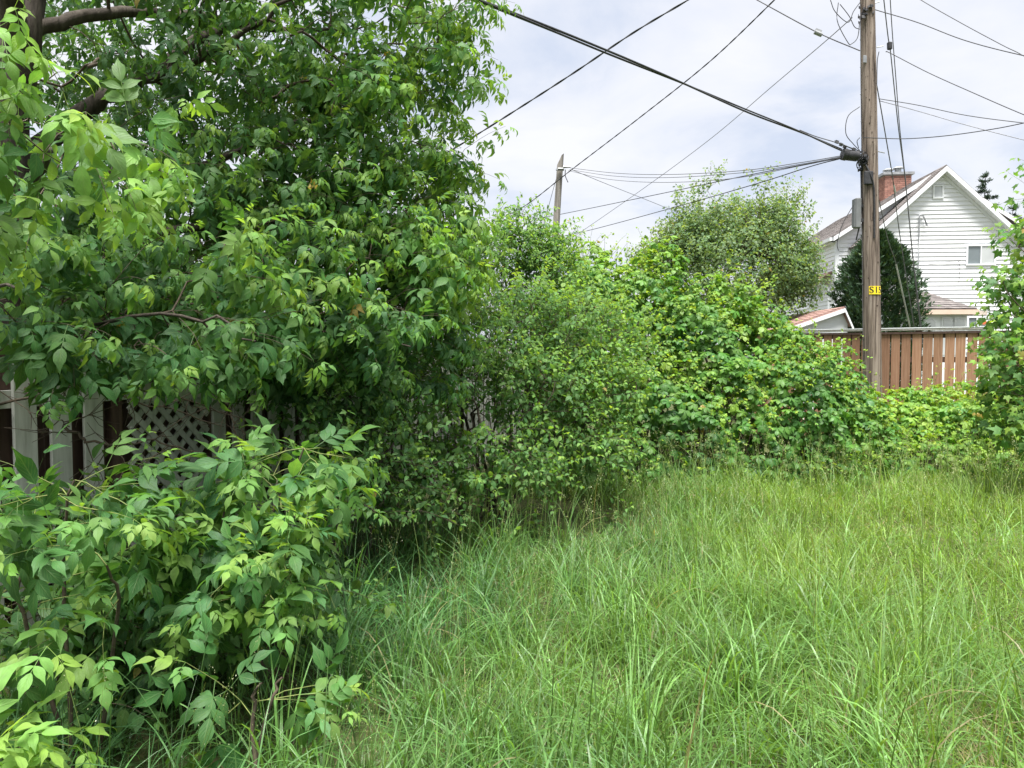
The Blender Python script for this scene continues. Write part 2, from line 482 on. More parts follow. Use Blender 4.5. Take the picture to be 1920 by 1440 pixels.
# roofs with courses of shingles
def roof_plane(parent, ridge_a, ridge_b, eave_a, eave_b, ncourse, nwide, mat, lift=0.011, name='shingle', joined=False):
    """courses of overlapping shingles between the ridge edge and the eave edge"""
    acc = MB()
    ra, rb, ea, eb = [np.asarray(p, float) for p in (ridge_a, ridge_b, eave_a, eave_b)]
    nn = nrm(np.cross(rb - ra, ea - ra))
    if nn[2] < 0: nn = -nn
    for c in range(ncourse):
        t0 = c / ncourse; t1 = min(1.0, (c + 1.0) / ncourse + 0.12 / ncourse)
        off = (c % 2) * 0.5
        cuts = [0.0] + [min(1, max(0, (k + off + random.uniform(-0.12, 0.12)) / nwide)) for k in range(0, nwide + 1)] + [1.0]
        cuts = sorted(set(cuts))
        for u0, u1 in zip(cuts[:-1], cuts[1:]):
            if u1 - u0 < 0.15 / nwide: continue
            def q(u, t): return ra + (rb - ra) * u + ((ea + (eb - ea) * u) - (ra + (rb - ra) * u)) * t
            h = lift * random.uniform(0.7, 1.3)
            gp = 0.02 / nwide
            lo = [q(u0 + gp, t0) + nn * 0.003, q(u1 - gp, t0) + nn * 0.003, q(u1 - gp, t1) + nn * (0.004 + h), q(u0 + gp, t1) + nn * (0.004 + h)]
            hi = [p + nn * 0.006 for p in lo]
            lo = [p - nn * 0.004 for p in lo]
            if joined:
                acc.prism(lo, hi)
            else:
                MB().prism(lo, hi).build(name, mat, parent)
    if joined:
        tag(acc.build('shingles', mat, parent), kind='stuff')

def roof_slab(parent, pts, th, mat, name='roof'):
    pts = [np.asarray(p, float) for p in pts]
    nn = nrm(np.cross(pts[1] - pts[0], pts[3] - pts[0]))
    if nn[2] < 0: nn = -nn
    return MB().prism([p - nn * th for p in pts], pts).build(name, mat, parent)

def rz(a, slope): return RIDGE - slope * abs(a)
mo = 3.32
r1 = roof_slab(house, [H(0, 0.3, RIDGE), H(0, 9.5, RIDGE), H(-mo, 9.5, rz(mo, MSL)), H(-mo, 0.3, rz(mo, MSL))], 0.12, SHINGLE)
roof_plane(r1, H(0, 0.3, RIDGE), H(0, 9.5, RIDGE), H(-mo, 0.3, rz(mo, MSL)), H(-mo, 9.5, rz(mo, MSL)), 26, 30, SHINGLE, joined=True)
r2 = roof_slab(house, [H(0, 9.5, RIDGE - 0.002), H(0, 0.3, RIDGE - 0.002), H(mo, 0.3, rz(mo, MSL)), H(mo, 9.5, rz(mo, MSL))], 0.12, SHINGLE)
wo = 2.72
r3 = roof_slab(house, [H(0, -0.28, RIDGE + 0.01), H(0, 0.58, RIDGE + 0.01), H(-wo, 0.58, rz(wo, WSL)), H(-wo, -0.28, rz(wo, WSL))], 0.1, SHINGLE)
roof_plane(r3, H(0, -0.28, RIDGE + 0.01), H(0, 0.58, RIDGE + 0.01), H(-wo, -0.28, rz(wo, WSL)), H(-wo, 0.58, rz(wo, WSL)), 26, 3, SHINGLE, joined=True)
r4 = roof_slab(house, [H(0, 0.58, RIDGE + 0.008), H(0, -0.28, RIDGE + 0.008), H(wo, -0.28, rz(wo, WSL)), H(wo, 0.58, rz(wo, WSL))], 0.1, SHINGLE)
def rake(slope, over, b0, b1, drop, h, name, half):
    for s in (-1, 1):
        m = MB()
        a = [H(0, b0, RIDGE - drop), H(s * half, b0, rz(half, slope) - drop), H(s * half, b0, rz(half, slope) - drop - h), H(0, b0, RIDGE - drop - h)]
        b = [p + HB * (b1 - b0) for p in a]
        m.prism(a, b).build(name, TRIM, house)
rake(WSL, 0, -0.31, -0.283, 0.03, 0.17, 'fascia_board', wo)
rake(WSL, 0, -0.045, -0.026, 0.16, 0.15, 'frieze_board', 2.42)
rake(WSL, 0, -0.28, -0.05, 0.16, 0.03, 'soffit', wo)
rake(MSL, 0, 0.265, 0.295, 0.03, 0.14, 'fascia_board', mo)
rake(MSL, 0, 0.55, 0.565, 0.15, 0.16, 'frieze_board', 3.08)
# gutter along the left eave
MB().box(H(-mo - 0.05, 4.9, rz(mo, MSL) - 0.09), HR, HB, UP, 0.1, 9.1, 0.11).build('gutter', TRIM, house)
MB().box(H(-3.2, 4.95, 5.36), HR, HB, UP, 0.2, 8.6, 0.03).build('soffit', TRIM, house)

# chimney of single bricks with mortar core
ca0, cb0 = -0.45, 2.6
ch = MB().box(H(ca0, cb0, 6.72), HR, HB, UP, 0.92, 0.72, 2.55).build('chimney', MORTAR, house)
CHT = 8.0
nb = 0
bm_l = MB().box((0, 0, 0), (1, 0, 0), (0, 1, 0), (0, 0, 1), 0.2, 0.03, 0.062).mesh('brick', BRICK)
row = 0
z = 6.6
Rm = Matrix(((HR[0], HB[0], 0, 0), (HR[1], HB[1], 0, 0), (0, 0, 1, 0), (0, 0, 0, 1)))
while z < CHT - 0.05:
    off = 0.105 * (row % 2)
    k = 0
    s = -0.46 + 0.02
    x = -0.46 - off
    while x < 0.46:
        x0, x1 = max(x, -0.46), min(x + 0.2, 0.46)
        if x1 - x0 > 0.05:
            o = link('brick', bm_l, ch)
            pt = H(ca0 + (x0 + x1) / 2, cb0 - 0.362, z)
            o.matrix_basis = Matrix.Translation(pt) @ Rm @ Matrix.Diagonal(((x1 - x0) / 0.2, 1, 1, 1))
        x += 0.21
    x = -0.36 - (0.105 - off)
    while x < 0.36:
        x0, x1 = max(x, -0.345), min(x + 0.2, 0.36)
        if x1 - x0 > 0.05:
            o = link('brick', bm_l, ch)
            pt = H(ca0 - 0.462, cb0 + (x0 + x1) / 2, z)
            o.matrix_basis = Matrix.Translation(pt) @ Rm @ Matrix.Rotation(math.pi / 2, 4, 'Z') @ Matrix.Diagonal(((x1 - x0) / 0.2, 1, 1, 1))
        x += 0.21
    z += 0.073; row += 1
MB().box(H(ca0, cb0, CHT + 0.03), HR, HB, UP, 1.08, 0.88, 0.09).build('chimney_cap', METAL, ch)
for da, hh in ((-0.2, 0.16), (0.14, 0.22)):
    MB().cyl(H(ca0 + da, cb0, CHT + 0.07), H(ca0 + da, cb0, CHT + 0.07 + hh), 0.11, 0.11, 12).build('flue', METAL, ch)
    MB().cyl(H(ca0 + da, cb0, CHT + 0.07 + hh), H(ca0 + da, cb0, CHT + 0.12 + hh), 0.2, 0.14, 12).build('flue_cap', METAL, ch)

# windows on the gable
def window(a0, a1, z0, z1, b, sashes=2, pane=PANE, name='window', fr=0.05):
    f = MB()
    ca, cz = (a0 + a1) / 2, (z0 + z1) / 2
    f.box(H(a0 + fr / 2, b, cz), HR, HB, UP, fr, 0.06, z1 - z0)
    f.box(H(a1 - fr / 2, b, cz), HR, HB, UP, fr, 0.06, z1 - z0)
    f.box(H(ca, b, z1 - fr / 2), HR, HB, UP, a1 - a0 - 2 * fr, 0.06, fr)
    f.box(H(ca, b, z0 + fr / 2), HR, HB, UP, a1 - a0 - 2 * fr, 0.06, fr)
    if sashes == 2:
        f.box(H(ca, b, cz), HR, HB, UP, fr * 0.7, 0.05, z1 - z0 - 2 * fr)
    fo = f.build(name, TRIM, house)
    if sashes == 2:
        w = (a1 - a0 - 2.7 * fr) / 2
        MB().box(H(a0 + fr + w / 2, b + 0.012, cz), HR, HB, UP, w, 0.012, z1 - z0 - 2 * fr).build('pane', pane, fo)
        MB().box(H(a1 - fr - w / 2, b + 0.002, cz), HR, HB, UP, w, 0.012, z1 - z0 - 2 * fr).build('pane', PANE_PALE if pane is PANE else pane, fo)
    else:
        MB().box(H(ca, b + 0.005, cz), HR, HB, UP, a1 - a0 - 2 * fr, 0.012, z1 - z0 - 2 * fr).build('pane', pane, fo)
    return fo
window(-0.30, 0.04, 6.65, 7.1, -0.04, 1, PANE_PALE)
window(0.80, 1.72, 4.45, 5.13, -0.04, 2, PANE)
window(-1.62, -1.12, 4.4, 5.1, -0.04, 1, PANE_PALE)
# window low on the wall behind the fence top, with a beige panel and two red ornaments
lw = window(0.88, 1.5, 2.35, 2.78, -0.04, 2, PANE)
MB().box(H(1.19, -0.05, 2.88), HR, HB, UP, 0.62, 0.03, 0.13).build('beige_panel', BEIGE, house)
MB().cyl(H(1.0, -0.075, 2.88), H(1.0, -0.06, 2.88), 0.06, 0.06, 10).build('ornament', ORANGE, house)
MB().cyl(H(1.4, -0.09, 2.58), H(1.4, -0.075, 2.58), 0.08, 0.08, 10).build('ornament', ORANGE, house)
# side wall: a window with teal frame and a skirt roof
m = MB()
m.box(H(-3.14, 3.9, 4.62), HB, HR, UP, 0.8, 0.06, 1.0)
swin = m.build('window', COPPER_W, house)
MB().box(H(-3.178, 3.9, 4.62), HB, HR, UP, 0.68, 0.012, 0.88).build('pane', PANE_PALE, swin)
sk = roof_slab(house, [H(-3.13, 0.9, 4.42), H(-3.13, 3.3, 4.42), H(-3.55, 3.3, 4.2), H(-3.55, 0.9, 4.2)], 0.05, SHINGLE_RED, 'skirt_roof')
MB().box(H(-3.56, 2.1, 4.1), HR, HB, UP, 0.08, 2.4, 0.1).build('gutter', TRIM, house)
tb = Tubes(); tb.add(smooth_path([H(-3.5, 1.2, 4.1), H(-3.42, 1.2, 3.95), H(-3.2, 1.15, 3.85), H(-3.16, 1.1, 3.5), H(-3.16, 1.1, 1.0)], 16), 0.045, 8)
tb.build('downspout', TRIM, house)
# service mast with a hooked top
tb = Tubes(); tb.add(smooth_path([H(-0.72, -0.09, 3.6), H(-0.72, -0.09, 5.9), H(-0.70, -0.09, 6.1), H(-0.6, -0.1, 6.08), H(-0.5, -0.12, 5.75)], 24), 0.022, 6)
tb.build('service_mast', METAL, house)
tb = Tubes()
tb.add(smooth_path([H(-0.69, -0.1, 6.1), H(-0.56, -0.13, 5.95), H(-0.47, -0.16, 5.72)], 8), 0.007, 5)
tb.add(smooth_path([H(-0.95, -0.1, 5.66), H(-0.72, -0.1, 5.78), H(-0.45, -0.12, 5.75)], 8), 0.007, 5)
tb.add(smooth_path([H(-0.72, -0.1, 4.45), H(0.1, -0.07, 4.55), H(0.5, -0.07, 4.62), H(0.62, -0.07, 4.6)], 10), 0.006, 5)
tb.add(smooth_path([H(0.55, -0.07, 4.6), H(0.6, -0.07, 4.4), H(0.58, -0.07, 3.9)], 8), 0.006, 5)
tb.build('service_wire', STRAND, house)

# sunroom against the gable
sb0, sa0, sa1 = -2.0, -2.3, -0.12
sun_room = MB().prism([H(sa0, sb0, 0), H(sa1, sb0, 0), H(sa1, sb0, 2.78), H(sa0, sb0, 2.78)],
                      [H(sa0, -0.03, 0), H(sa1, -0.03, 0), H(sa1, -0.03, 2.78), H(sa0, -0.03, 2.78)]).build('sunroom_wall', TRIM, house)
for a0, a1, cham in ((-1.72, -1.05, 0.1), (-0.82, -0.55, 0.0), (-0.5, -0.2, 0.0)):
    z0, z1 = 1.5, 2.62
    def outl(x0, x1, za, zb, c, b):
        return [H(x0, b, za), H(x1, b, za), H(x1, b, zb - c), H(x1 - c, b, zb), H(x0 + c, b, zb), H(x0, b, zb - c)] if c else [H(x0, b, za), H(x1, b, za), H(x1, b, zb), H(x0, b, zb)]
    f = MB().prism(outl(a0 - 0.05, a1 + 0.05, z0 - 0.05, z1 + 0.05, cham, sb0 - 0.03), outl(a0 - 0.05, a1 + 0.05, z0 - 0.05, z1 + 0.05, cham, sb0 - 0.003)).build('sunroom_window', TRIM, sun_room)
    MB().prism(outl(a0, a1, z0, z1, cham, sb0 - 0.042), outl(a0, a1, z0, z1, cham, sb0 - 0.033)).build('pane', PANE_PALE, f)
eo = 0.2
ez, tz = 2.9, 3.58
E0, E1 = H(sa0 - 0.2, sb0 - eo, ez), H(sa1 + eo, sb0 - eo, ez)
T0, T1 = H(sa0 - 0.2, -0.06, tz), H(sa1 - 0.35, -0.06, tz)
sr = roof_slab(house, [T0, T1, E1, E0], 0.05, SHINGLE, 'sunroom_roof')
roof_plane(sr, T0, T1, E0, E1, 9, 11, SHINGLE, lift=0.018)
hipr = MB().prism([T1, E1, H(sa1 + eo, -0.06, ez)], [p - UP * 0.06 for p in (T1, E1, H(sa1 + eo, -0.06, ez))]).build('roof', SHINGLE, house)
MB().box((E0 + E1) / 2 - UP * 0.09 - HB * 0.03, HR, HB, UP, np.linalg.norm(E1 - E0), 0.04, 0.14).build('fascia_board', PEACH, house)
MB().box((E1 + H(sa1 + eo, -0.06, ez)) / 2 - UP * 0.09 + HR * 0.03, HB, HR, UP, 2.1, 0.04, 0.14).build('fascia_board', PEACH, house)

# ---------------------------------------------------------------- garden shed
shed = thing('garden_shed', 'small white shed with red brown roof behind the plank fence', 'shed', (6.2, 15.5, 0))
sx = nrm((1, -0.06, 0)); sy = nrm((0.06, 1, 0)); S0 = np.array((6.85, 15.0, 0))
def S(a, b, z): return S0 + sx * a + sy * b + UP * z
prof = lambda b: [S(-1.3, b, 0), S(0.12, b, 0), S(0.12, b, 2.2), S(0, b, 2.46), S(-1.3, b, 2.0)]
MB().prism(prof(0), prof(2.6)).build('wall', SHED_W, shed)
rl = roof_slab(shed, [S(0.02, -0.1, 2.53), S(0.02, 2.7, 2.53), S(-1.42, 2.7, 2.02), S(-1.42, -0.1, 2.02)], 0.05, SHINGLE_RED)
roof_plane(rl, S(0.02, -0.1, 2.53), S(0.02, 2.7, 2.53), S(-1.42, -0.1, 2.02), S(-1.42, 2.7, 2.02), 10, 10, SHINGLE_RED, lift=0.012, joined=True)
roof_slab(shed, [S(0.02, 2.7, 2.525), S(0.02, -0.1, 2.525), S(0.19, -0.1, 2.14), S(0.19, 2.7, 2.14)], 0.05, SHINGLE_RED)
for a0, z0_, a1, z1_ in ((0.02, 2.5, -1.42, 1.99), (0.02, 2.5, 0.2, 2.1)):
    A = [S(a0, -0.13, z0_), S(a1, -0.13, z1_), S(a1, -0.13, z1_ - 0.08), S(a0, -0.13, z0_ - 0.08)]
    MB().prism(A, [p + sy * 0.025 for p in A]).build('fascia_board', TRIM, shed)

# ---------------------------------------------------------------- brown plank fence behind the pole
FK, FC = -0.605, 0.796           # heading: to the right and towards the camera
fd = nrm((FC, FK, 0)); fn_ = nrm((FK, -FC, 0))   # fn_ points to the camera side
FB = np.array((0.4444 * 12.5, 12.5, 0))
bf = thing('plank_fence', 'brown stained plank fence with pale cap board behind the utility pole', 'fence', FB)
def FP(s, o, z): return FB + fd * s + fn_ * o + UP * z
SP = 0.152
for k in range(-9, 28):
    wd = 0.132 + random.uniform(-0.006, 0.004)
    h = 1.93
    s0 = SP * (k + 0.5) + random.uniform(-0.003, 0.003)
    m = MB()
    tl = random.uniform(-0.004, 0.004)
    a = [FP(s0 - wd / 2, 0.03, 0.05), FP(s0 + wd / 2, 0.03, 0.05), FP(s0 + wd / 2 + tl, 0.03, h), FP(s0 - wd / 2 + tl, 0.03, h)]
    m.prism(a, [p - fn_ * 0.02 for p in a]).build('plank', FENCE_BROWN, bf, 0.002)
for zc in (0.35, 1.48, 1.86):
    MB().box(FP(1.4, -0.012, zc), fd, fn_, UP, 5.6, 0.04, 0.09 if zc < 1.8 else 0.07).build('rail', FENCE_BACK, bf)
MB().box(FP(1.4, 0.0, 1.965), fd, fn_, UP, 5.7, 0.13, 0.03).build('cap_board', CAP_WOOD, bf, 0.004)
MB().box(FP(1.4, 0.0, 1.99), fd, fn_, UP, 5.7, 0.14, 0.014).build('cap_flashing', TRIM, bf)
MB().box(FP(1.4, 0.045, 1.91), fd, fn_, UP, 5.68, 0.022, 0.035).build('trim_board', FENCE_BACK, bf)
for s in (-1.0, 1.3, 3.6):
    MB().box(FP(s, -0.1, 1.0), fd, fn_, UP, 0.09, 0.09, 1.9).build('post', FENCE_BACK, bf)

# ---------------------------------------------------------------- pale board fence at the left, under the tree
gd = nrm((0.327, 0.945, 0)); gn = nrm((0.945, -0.327, 0)); G0 = np.array((-2.48, 3.9, 0))
def G(s, o, z): return G0 + gd * s + gn * o + UP * z
wf = thing('board_fence', 'weathered white board fence with brown backing and a lattice panel under the tree', 'fence', G0)
HF = 1.70
LAT0, LAT1 = 0.45, 1.09
s = -2.6
while s < 9.0:
    if not (LAT0 - 0.1 < s < LAT1 + 0.04):
        wd = 0.12 + random.uniform(-0.008, 0.012)
        m = MB(); hh = HF + random.uniform(-0.015, 0.015)
        a = [G(s - wd / 2, 0.045, 0.08), G(s + wd / 2, 0.045, 0.08), G(s + wd / 2, 0.045, hh), G(s - wd / 2, 0.045, hh)]
        m.prism(a, [p - gn * 0.02 for p in a]).build('board', WHITE_PAINT, wf, 0.003)
    s += 0.2
s = -2.7
while s < 9.0:
    hh = HF + random.uniform(-0.02, 0.01)
    a = [G(s, -0.03, 0.06), G(s + 0.133, -0.03, 0.06), G(s + 0.133, -0.03, hh), G(s, -0.03, hh)]
    MB().prism(a, [p - gn * 0.02 for p in a]).build('backing_board', FENCE_BACK, wf, 0.002)
    s += 0.14
for zc in (0.4, 1.36):
    MB().box(G(3.15, -0.002, zc), gd, gn, UP, 11.6, 0.044, 0.09).build('rail', WHITE_PAINT, wf)
for s in (-1.9, 0.37, 1.15, 3.2, 5.4, 7.6):
    MB().box(G(s, 0.0, 0.86), gd, gn, UP, 0.07, 0.055, 1.72).build('post', FENCE_BACK, wf)
# lattice slats, two diagonal layers
lz0, lz1 = 0.46, 1.3
lw_ = LAT1 - LAT0
for layer, sg in ((0, 1), (1, -1)):
    c = -lw_ if sg > 0 else 0.0
    c = -1.0
    while c < 1.8:
        # line z = lz0 + c*... : points where z - lz0 = sg*(s) + c
        pts = []
        s_a, s_b = 0.0, lw_
        za, zb = c + sg * s_a, c + sg * s_b
        lo_, hi_ = 0.0, lz1 - lz0
        t0, t1 = 0.0, 1.0
        d_ = zb - za
        ta, tb_ = (lo_ - za) / d_, (hi_ - za) / d_
        t0, t1 = max(0, min(ta, tb_)), min(1, max(ta, tb_))
        if t1 - t0 > 0.06:
            A = G(LAT0 + lw_ * t0, 0.03 + 0.011 * layer, lz0 + za + d_ * t0)
            B = G(LAT0 + lw_ * t1, 0.03 + 0.011 * layer, lz0 + za + d_ * t1)
            dirv = nrm(B - A)
            MB().box((A + B) / 2, dirv, gn, np.cross(dirv, gn), np.linalg.norm(B - A), 0.009, 0.036).build('lattice_slat', WHITE_PAINT, wf)
        c += 0.112
for zc in (lz0 - 0.02, lz1 + 0.02):
    MB().box(G((LAT0 + LAT1) / 2, 0.035, zc), gd, gn, UP, lw_, 0.03, 0.05).build('lattice_frame', WHITE_PAINT, wf)

# ---------------------------------------------------------------- the utility pole with the S15 tag
PB = P(1636, 735, 11.3); PT = P(1626.5, 0, 11.3)
axis = (PT - PB) / (PT[2] - PB[2])
def pole_c(z): return PB + axis * (z - PB[2])
def pole_r(z): return 0.142 - 0.0055 * z
up_ = thing('utility_pole', 'tall brown weathered utility pole with yellow S15 tag in front of plank fence', 'utility pole', pole_c(0))
def make_pole():
    zs = np.linspace(-0.05, 9.2, 90); sides = 28
    V = []
    for z in zs:
        c = pole_c(z); r = pole_r(z)
        for i in range(sides):
            a = 2 * math.pi * i / sides
            wob = 1 + 0.018 * math.sin(3 * a + z * 0.7) + 0.014 * math.sin(7 * a - z * 1.3) + random.uniform(-0.008, 0.008)
            # a long drying check down the camera side
            da = (a - (-math.pi / 2 - 0.446 + 0.18 + 0.04 * math.sin(z * 1.1)) + math.pi) % (2 * math.pi) - math.pi
            if z > 3.6: wob -= 0.10 * math.exp(-(da / 0.085) ** 2)
            V.append((c[0] + r * wob * math.cos(a), c[1] + r * wob * math.sin(a), z))
    Q = []
    for k in range(len(zs) - 1):
        for i in range(sides):
            j = (i + 1) % sides
            Q.append((k * sides + i, k * sides + j, (k + 1) * sides + j, (k + 1) * sides + i))
    return link('pole_shaft', np_mesh('pole_shaft', V, Q, POLE_W), up_)
shaft = make_pole()
def on_pole(ang, z, off=0.0):
    """point on the pole skin; ang 0 faces the camera, positive to the right"""
    a = -math.pi / 2 - 0.446 + ang
    c = pole_c(z); r = pole_r(z) + off
    return np.array((c[0] + r * math.cos(a), c[1] + r * math.sin(a), z))
# thin dark checks and peg holes
m = MB()
for k in range(26):
    an = random.uniform(-1.2, 1.2); z = random.uniform(1.0, 6.6); ln = random.uniform(0.15, 0.7)
    pts = [on_pole(an + 0.03 * math.sin(i * 2.1 + k), z + ln * i / 6, 0.001) for i in range(7)]
    for i in range(6):
        wv = 0.0035 * math.sin(math.pi * (i + 0.5) / 6)
        tdir = on_pole(an + 0.01, z) - on_pole(an - 0.01, z); tdir = nrm(tdir)
        m.poly([pts[i] - tdir * wv, pts[i] + tdir * wv, pts[i + 1] + tdir * wv, pts[i + 1] - tdir * wv])
m.build('drying_checks', CRACK, up_)
m = MB()
for k in range(70):
    an = random.uniform(-1.3, 1.3); z = random.uniform(1.1, 7.0)
    r_ = random.uniform(0.004, 0.009)
    m.cyl(on_pole(an, z, -0.004), on_pole(an, z, 0.004), r_, r_ * 0.8, 6)
m.build('nail_heads', CRACK, up_)
# S15 tag: three yellow plates bent round the pole with black characters
ztag0 = P(0, 551.5, 11.15)[2]; ztag1 = P(0, 536, 11.15)[2]
hz = ztag1 - ztag0
def bent(me_pts, a_mid, z_mid, off):
    return [on_pole(a_mid + x / pole_r(z_mid), z_mid + y, off) for x, y in me_pts]
for ci, chx in enumerate('S15'):
    a_mid = 0.02 + ci * 0.51
    wv = 0.069
    m = MB()
    st = 4
    for i in range(st):
        x0, x1 = -wv / 2 + wv * i / st, -wv / 2 + wv * (i + 1) / st
        q0 = bent([(x0, -hz / 2), (x1, -hz / 2), (x1, hz / 2), (x0, hz / 2)], a_mid, (ztag0 + ztag1) / 2, 0.006)
        q1 = bent([(x0, -hz / 2), (x1, -hz / 2), (x1, hz / 2), (x0, hz / 2)], a_mid, (ztag0 + ztag1) / 2, 0.009)
        m.prism(q0, q1)
    pl = m.build('tag_plate', YELLOW, up_)
    fc = bpy.data.curves.new('letter', 'FONT')
    fc.body = {'S': 'S', '1': 'I', '5': '5'}[chx]
    fc.size = hz * 1.08; fc.align_x = 'CENTER'; fc.align_y = 'CENTER'; fc.offset = 0.0022
    fo = bpy.data.objects.new('letter_tmp', fc); C.objects.link(fo)
    bpy.context.view_layer.update()
    tm_ = bpy.data.meshes.new_from_object(fo)
    pts = [(v.co.x, v.co.y) for v in tm_.vertices]
    for v, p in zip(tm_.vertices, bent(pts, a_mid, (ztag0 + ztag1) / 2, 0.0105)):
        v.co = p
    tm_.materials.clear(); tm_.materials.append(INK)
    bpy.data.objects.remove(fo)
    link('letter', tm_, pl)

# hardware on the pole
zc = P(0, 296, 11.1)[2]
m = MB()
for k in range(22):
    an = random.uniform(-1.35, -0.2); z = zc + random.gauss(0, 0.07)
    p = on_pole(an, z, random.uniform(0.0, 0.05))
    m.box(p, nrm(np.random.RandomState(k).randn(3)), nrm((0.3, 1, 0.2)), nrm((0, 0.2, 1)), random.uniform(0.03, 0.08), 0.025, random.uniform(0.02, 0.05))
m.build('cable_clamps', BLACKPLASTIC, up_)
tb = Tubes()
for k in range(9):
    a0 = random.uniform(-1.3, -0.3); z0 = zc + random.uniform(-0.08, 0.1)
    r_ = random.uniform(0.03, 0.07)
    c0 = on_pole(a0, z0, 0.03)
    th = np.linspace(0, 2 * math.pi * random.uniform(0.6, 1.1), 14)
    tb.add(np.array([c0 + np.array((r_ * math.cos(t), -0.01 + 0.02 * math.sin(2 * t), r_ * 1.2 * math.sin(t))) for t in th]), 0.006, 5)
tb.add(smooth_path([on_pole(-0.5, zc - 0.05, 0.02), on_pole(0.1, zc - 0.25, 0.03), on_pole(0.42, zc - 0.5, 0.012), on_pole(0.38, zc - 1.2, 0.01)], 24), 0.014, 6)
tb.add(smooth_path([on_pole(-1.1, zc - 0.1, 0.02), on_pole(-1.25, zc - 0.6, 0.01), on_pole(-1.4, zc - 0.95, 0.03), on_pole(-1.5, zc - 1.2, 0.08)], 24), 0.01, 6)
tb.build('cable_loops', CABLE, up_)
m = MB(); p0 = on_pole(-0.1, zc - 0.33, 0.0)
m.box(on_pole(-0.15, zc - 0.28, 0.02), (1, 0, 0), (0, 1, 0), UP, 0.13, 0.05, 0.2)
m.build('bracket', BLACKPLASTIC, up_, 0.008)
# black splice closure: a short drum hanging from the strand beside the pole
cl0, cl1 = P(1579, 289, 11.2), P(1608, 293, 11.2)
m = MB()
m.cyl(cl0, cl0 + (cl1 - cl0) * 0.28, 0.088, 0.092, 18)
m.cyl(cl0 + (cl1 - cl0) * 0.285, cl1, 0.084, 0.08, 18)
m.cyl(cl1, cl1 + (cl1 - cl0) * 0.12, 0.05, 0.03, 12)
clo = m.build('splice_closure', BLACKPLASTIC, None, 0.006)
tag(clo, 'black drum shaped cable splice closure hanging beside the utility pole', 'splice closure')
# grey terminal box on the side of the pole
zb0, zb1 = P(0, 428, 11.3)[2], P(0, 372, 11.3)[2]
pbx = P(1607, 400, 11.3)
gb = thing('terminal_box', 'tall grey terminal box strapped to the side of the utility pole', 'box', (pbx[0], pbx[1], zb0))
MB().box((pbx[0], pbx[1], (zb0 + zb1) / 2), (1, 0, 0), (0, 1, 0), UP, 0.09, 0.11, zb1 - zb0).build('case', GREYBOX, gb, 0.012)
MB().box((pbx[0] - 0.055, pbx[1], (zb0 + zb1) / 2), (1, 0, 0), (0, 1, 0), UP, 0.012, 0.095, (zb1 - zb0) * 0.94).build('lid', GREYBOX, gb, 0.003)
for zz in (zb0 + 0.12, zb1 - 0.12):
    MB().box((pbx[0] + 0.085, pbx[1], zz), (1, 0, 0), (0, 1, 0), UP, 0.08, 0.06, 0.05).build('bracket', BLACKPLASTIC, gb)
tb = Tubes(); tb.add(np.array([on_pole(-1.15 + 0.03 * math.sin(z * 3), z, 0.006) for z in np.linspace(0.3, 6.6, 60)]), 0.005, 5)
tb.build('ground_wire', STRAND, up_)
m = MB()
for z in np.linspace(0.6, 6.4, 15):
    m.box(on_pole(-1.15 + 0.03 * math.sin(z * 3), z, 0.008), (0.8, 0.5, 0), (-0.5, 0.8, 0), UP, 0.022, 0.014, 0.008)
m.build('wire_staples', METAL, up_)
# top hardware
zt = P(0, 25, 11.3)[2]
m = MB()
for k in range(18):
    an = random.uniform(-1.2, 0.9); z = zt + random.gauss(0, 0.05)
    m.box(on_pole(an, z, random.uniform(0, 0.04)), nrm(np.random.RandomState(k + 50).randn(3)), nrm((0.3, 1, 0.2)), nrm((0, 0.2, 1)), random.uniform(0.03, 0.08), 0.025, random.uniform(0.02, 0.05))
m.build('insulator_rack', BLACKPLASTIC, up_)
for (ppx, ppy, ll) in ((1650, 91, 0.1), (1648, 285, 0.14), (1645, 8, 0.08)):
    a = P(ppx - 6, ppy - 2, 11.3); b = a + np.array((ll, 0, -0.03 if ppy > 200 else 0.02))
    MB().cyl(a, b, 0.008, 0.008, 6).build('bolt', METAL, up_)
MB().box(on_pole(-0.35, P(0, 110, 11.2)[2], 0.01), (1, 0.2, 0), (-0.2, 1, 0), UP, 0.07, 0.015, 0.11).build('strain_plate', METAL, up_, 0.003)
tb = Tubes()
for pts in ([(1557, 0), (1566, 22), (1590, 42), (1600, 22), (1613, 4)], [(1572, 5), (1570, 40), (1590, 80), (1597, 82), (1608, 70), (1612, 40)],
            [(1575, 8), (1592, 30), (1602, 50), (1612, 55)], [(1612, 200), (1590, 218), (1586, 250), (1600, 270), (1612, 282)],
            [(1612, 258), (1607, 265), (1610, 278)], [(1648, 97), (1645, 115), (1644, 160)], [(1600, 385), (1580, 420), (1570, 455), (1572, 470)]):
    tb.add(smooth_path([P(x, y, 11.15) for x, y in pts], 22), 0.006, 5)
tb.build('slack_wire_loops', CABLE, up_)

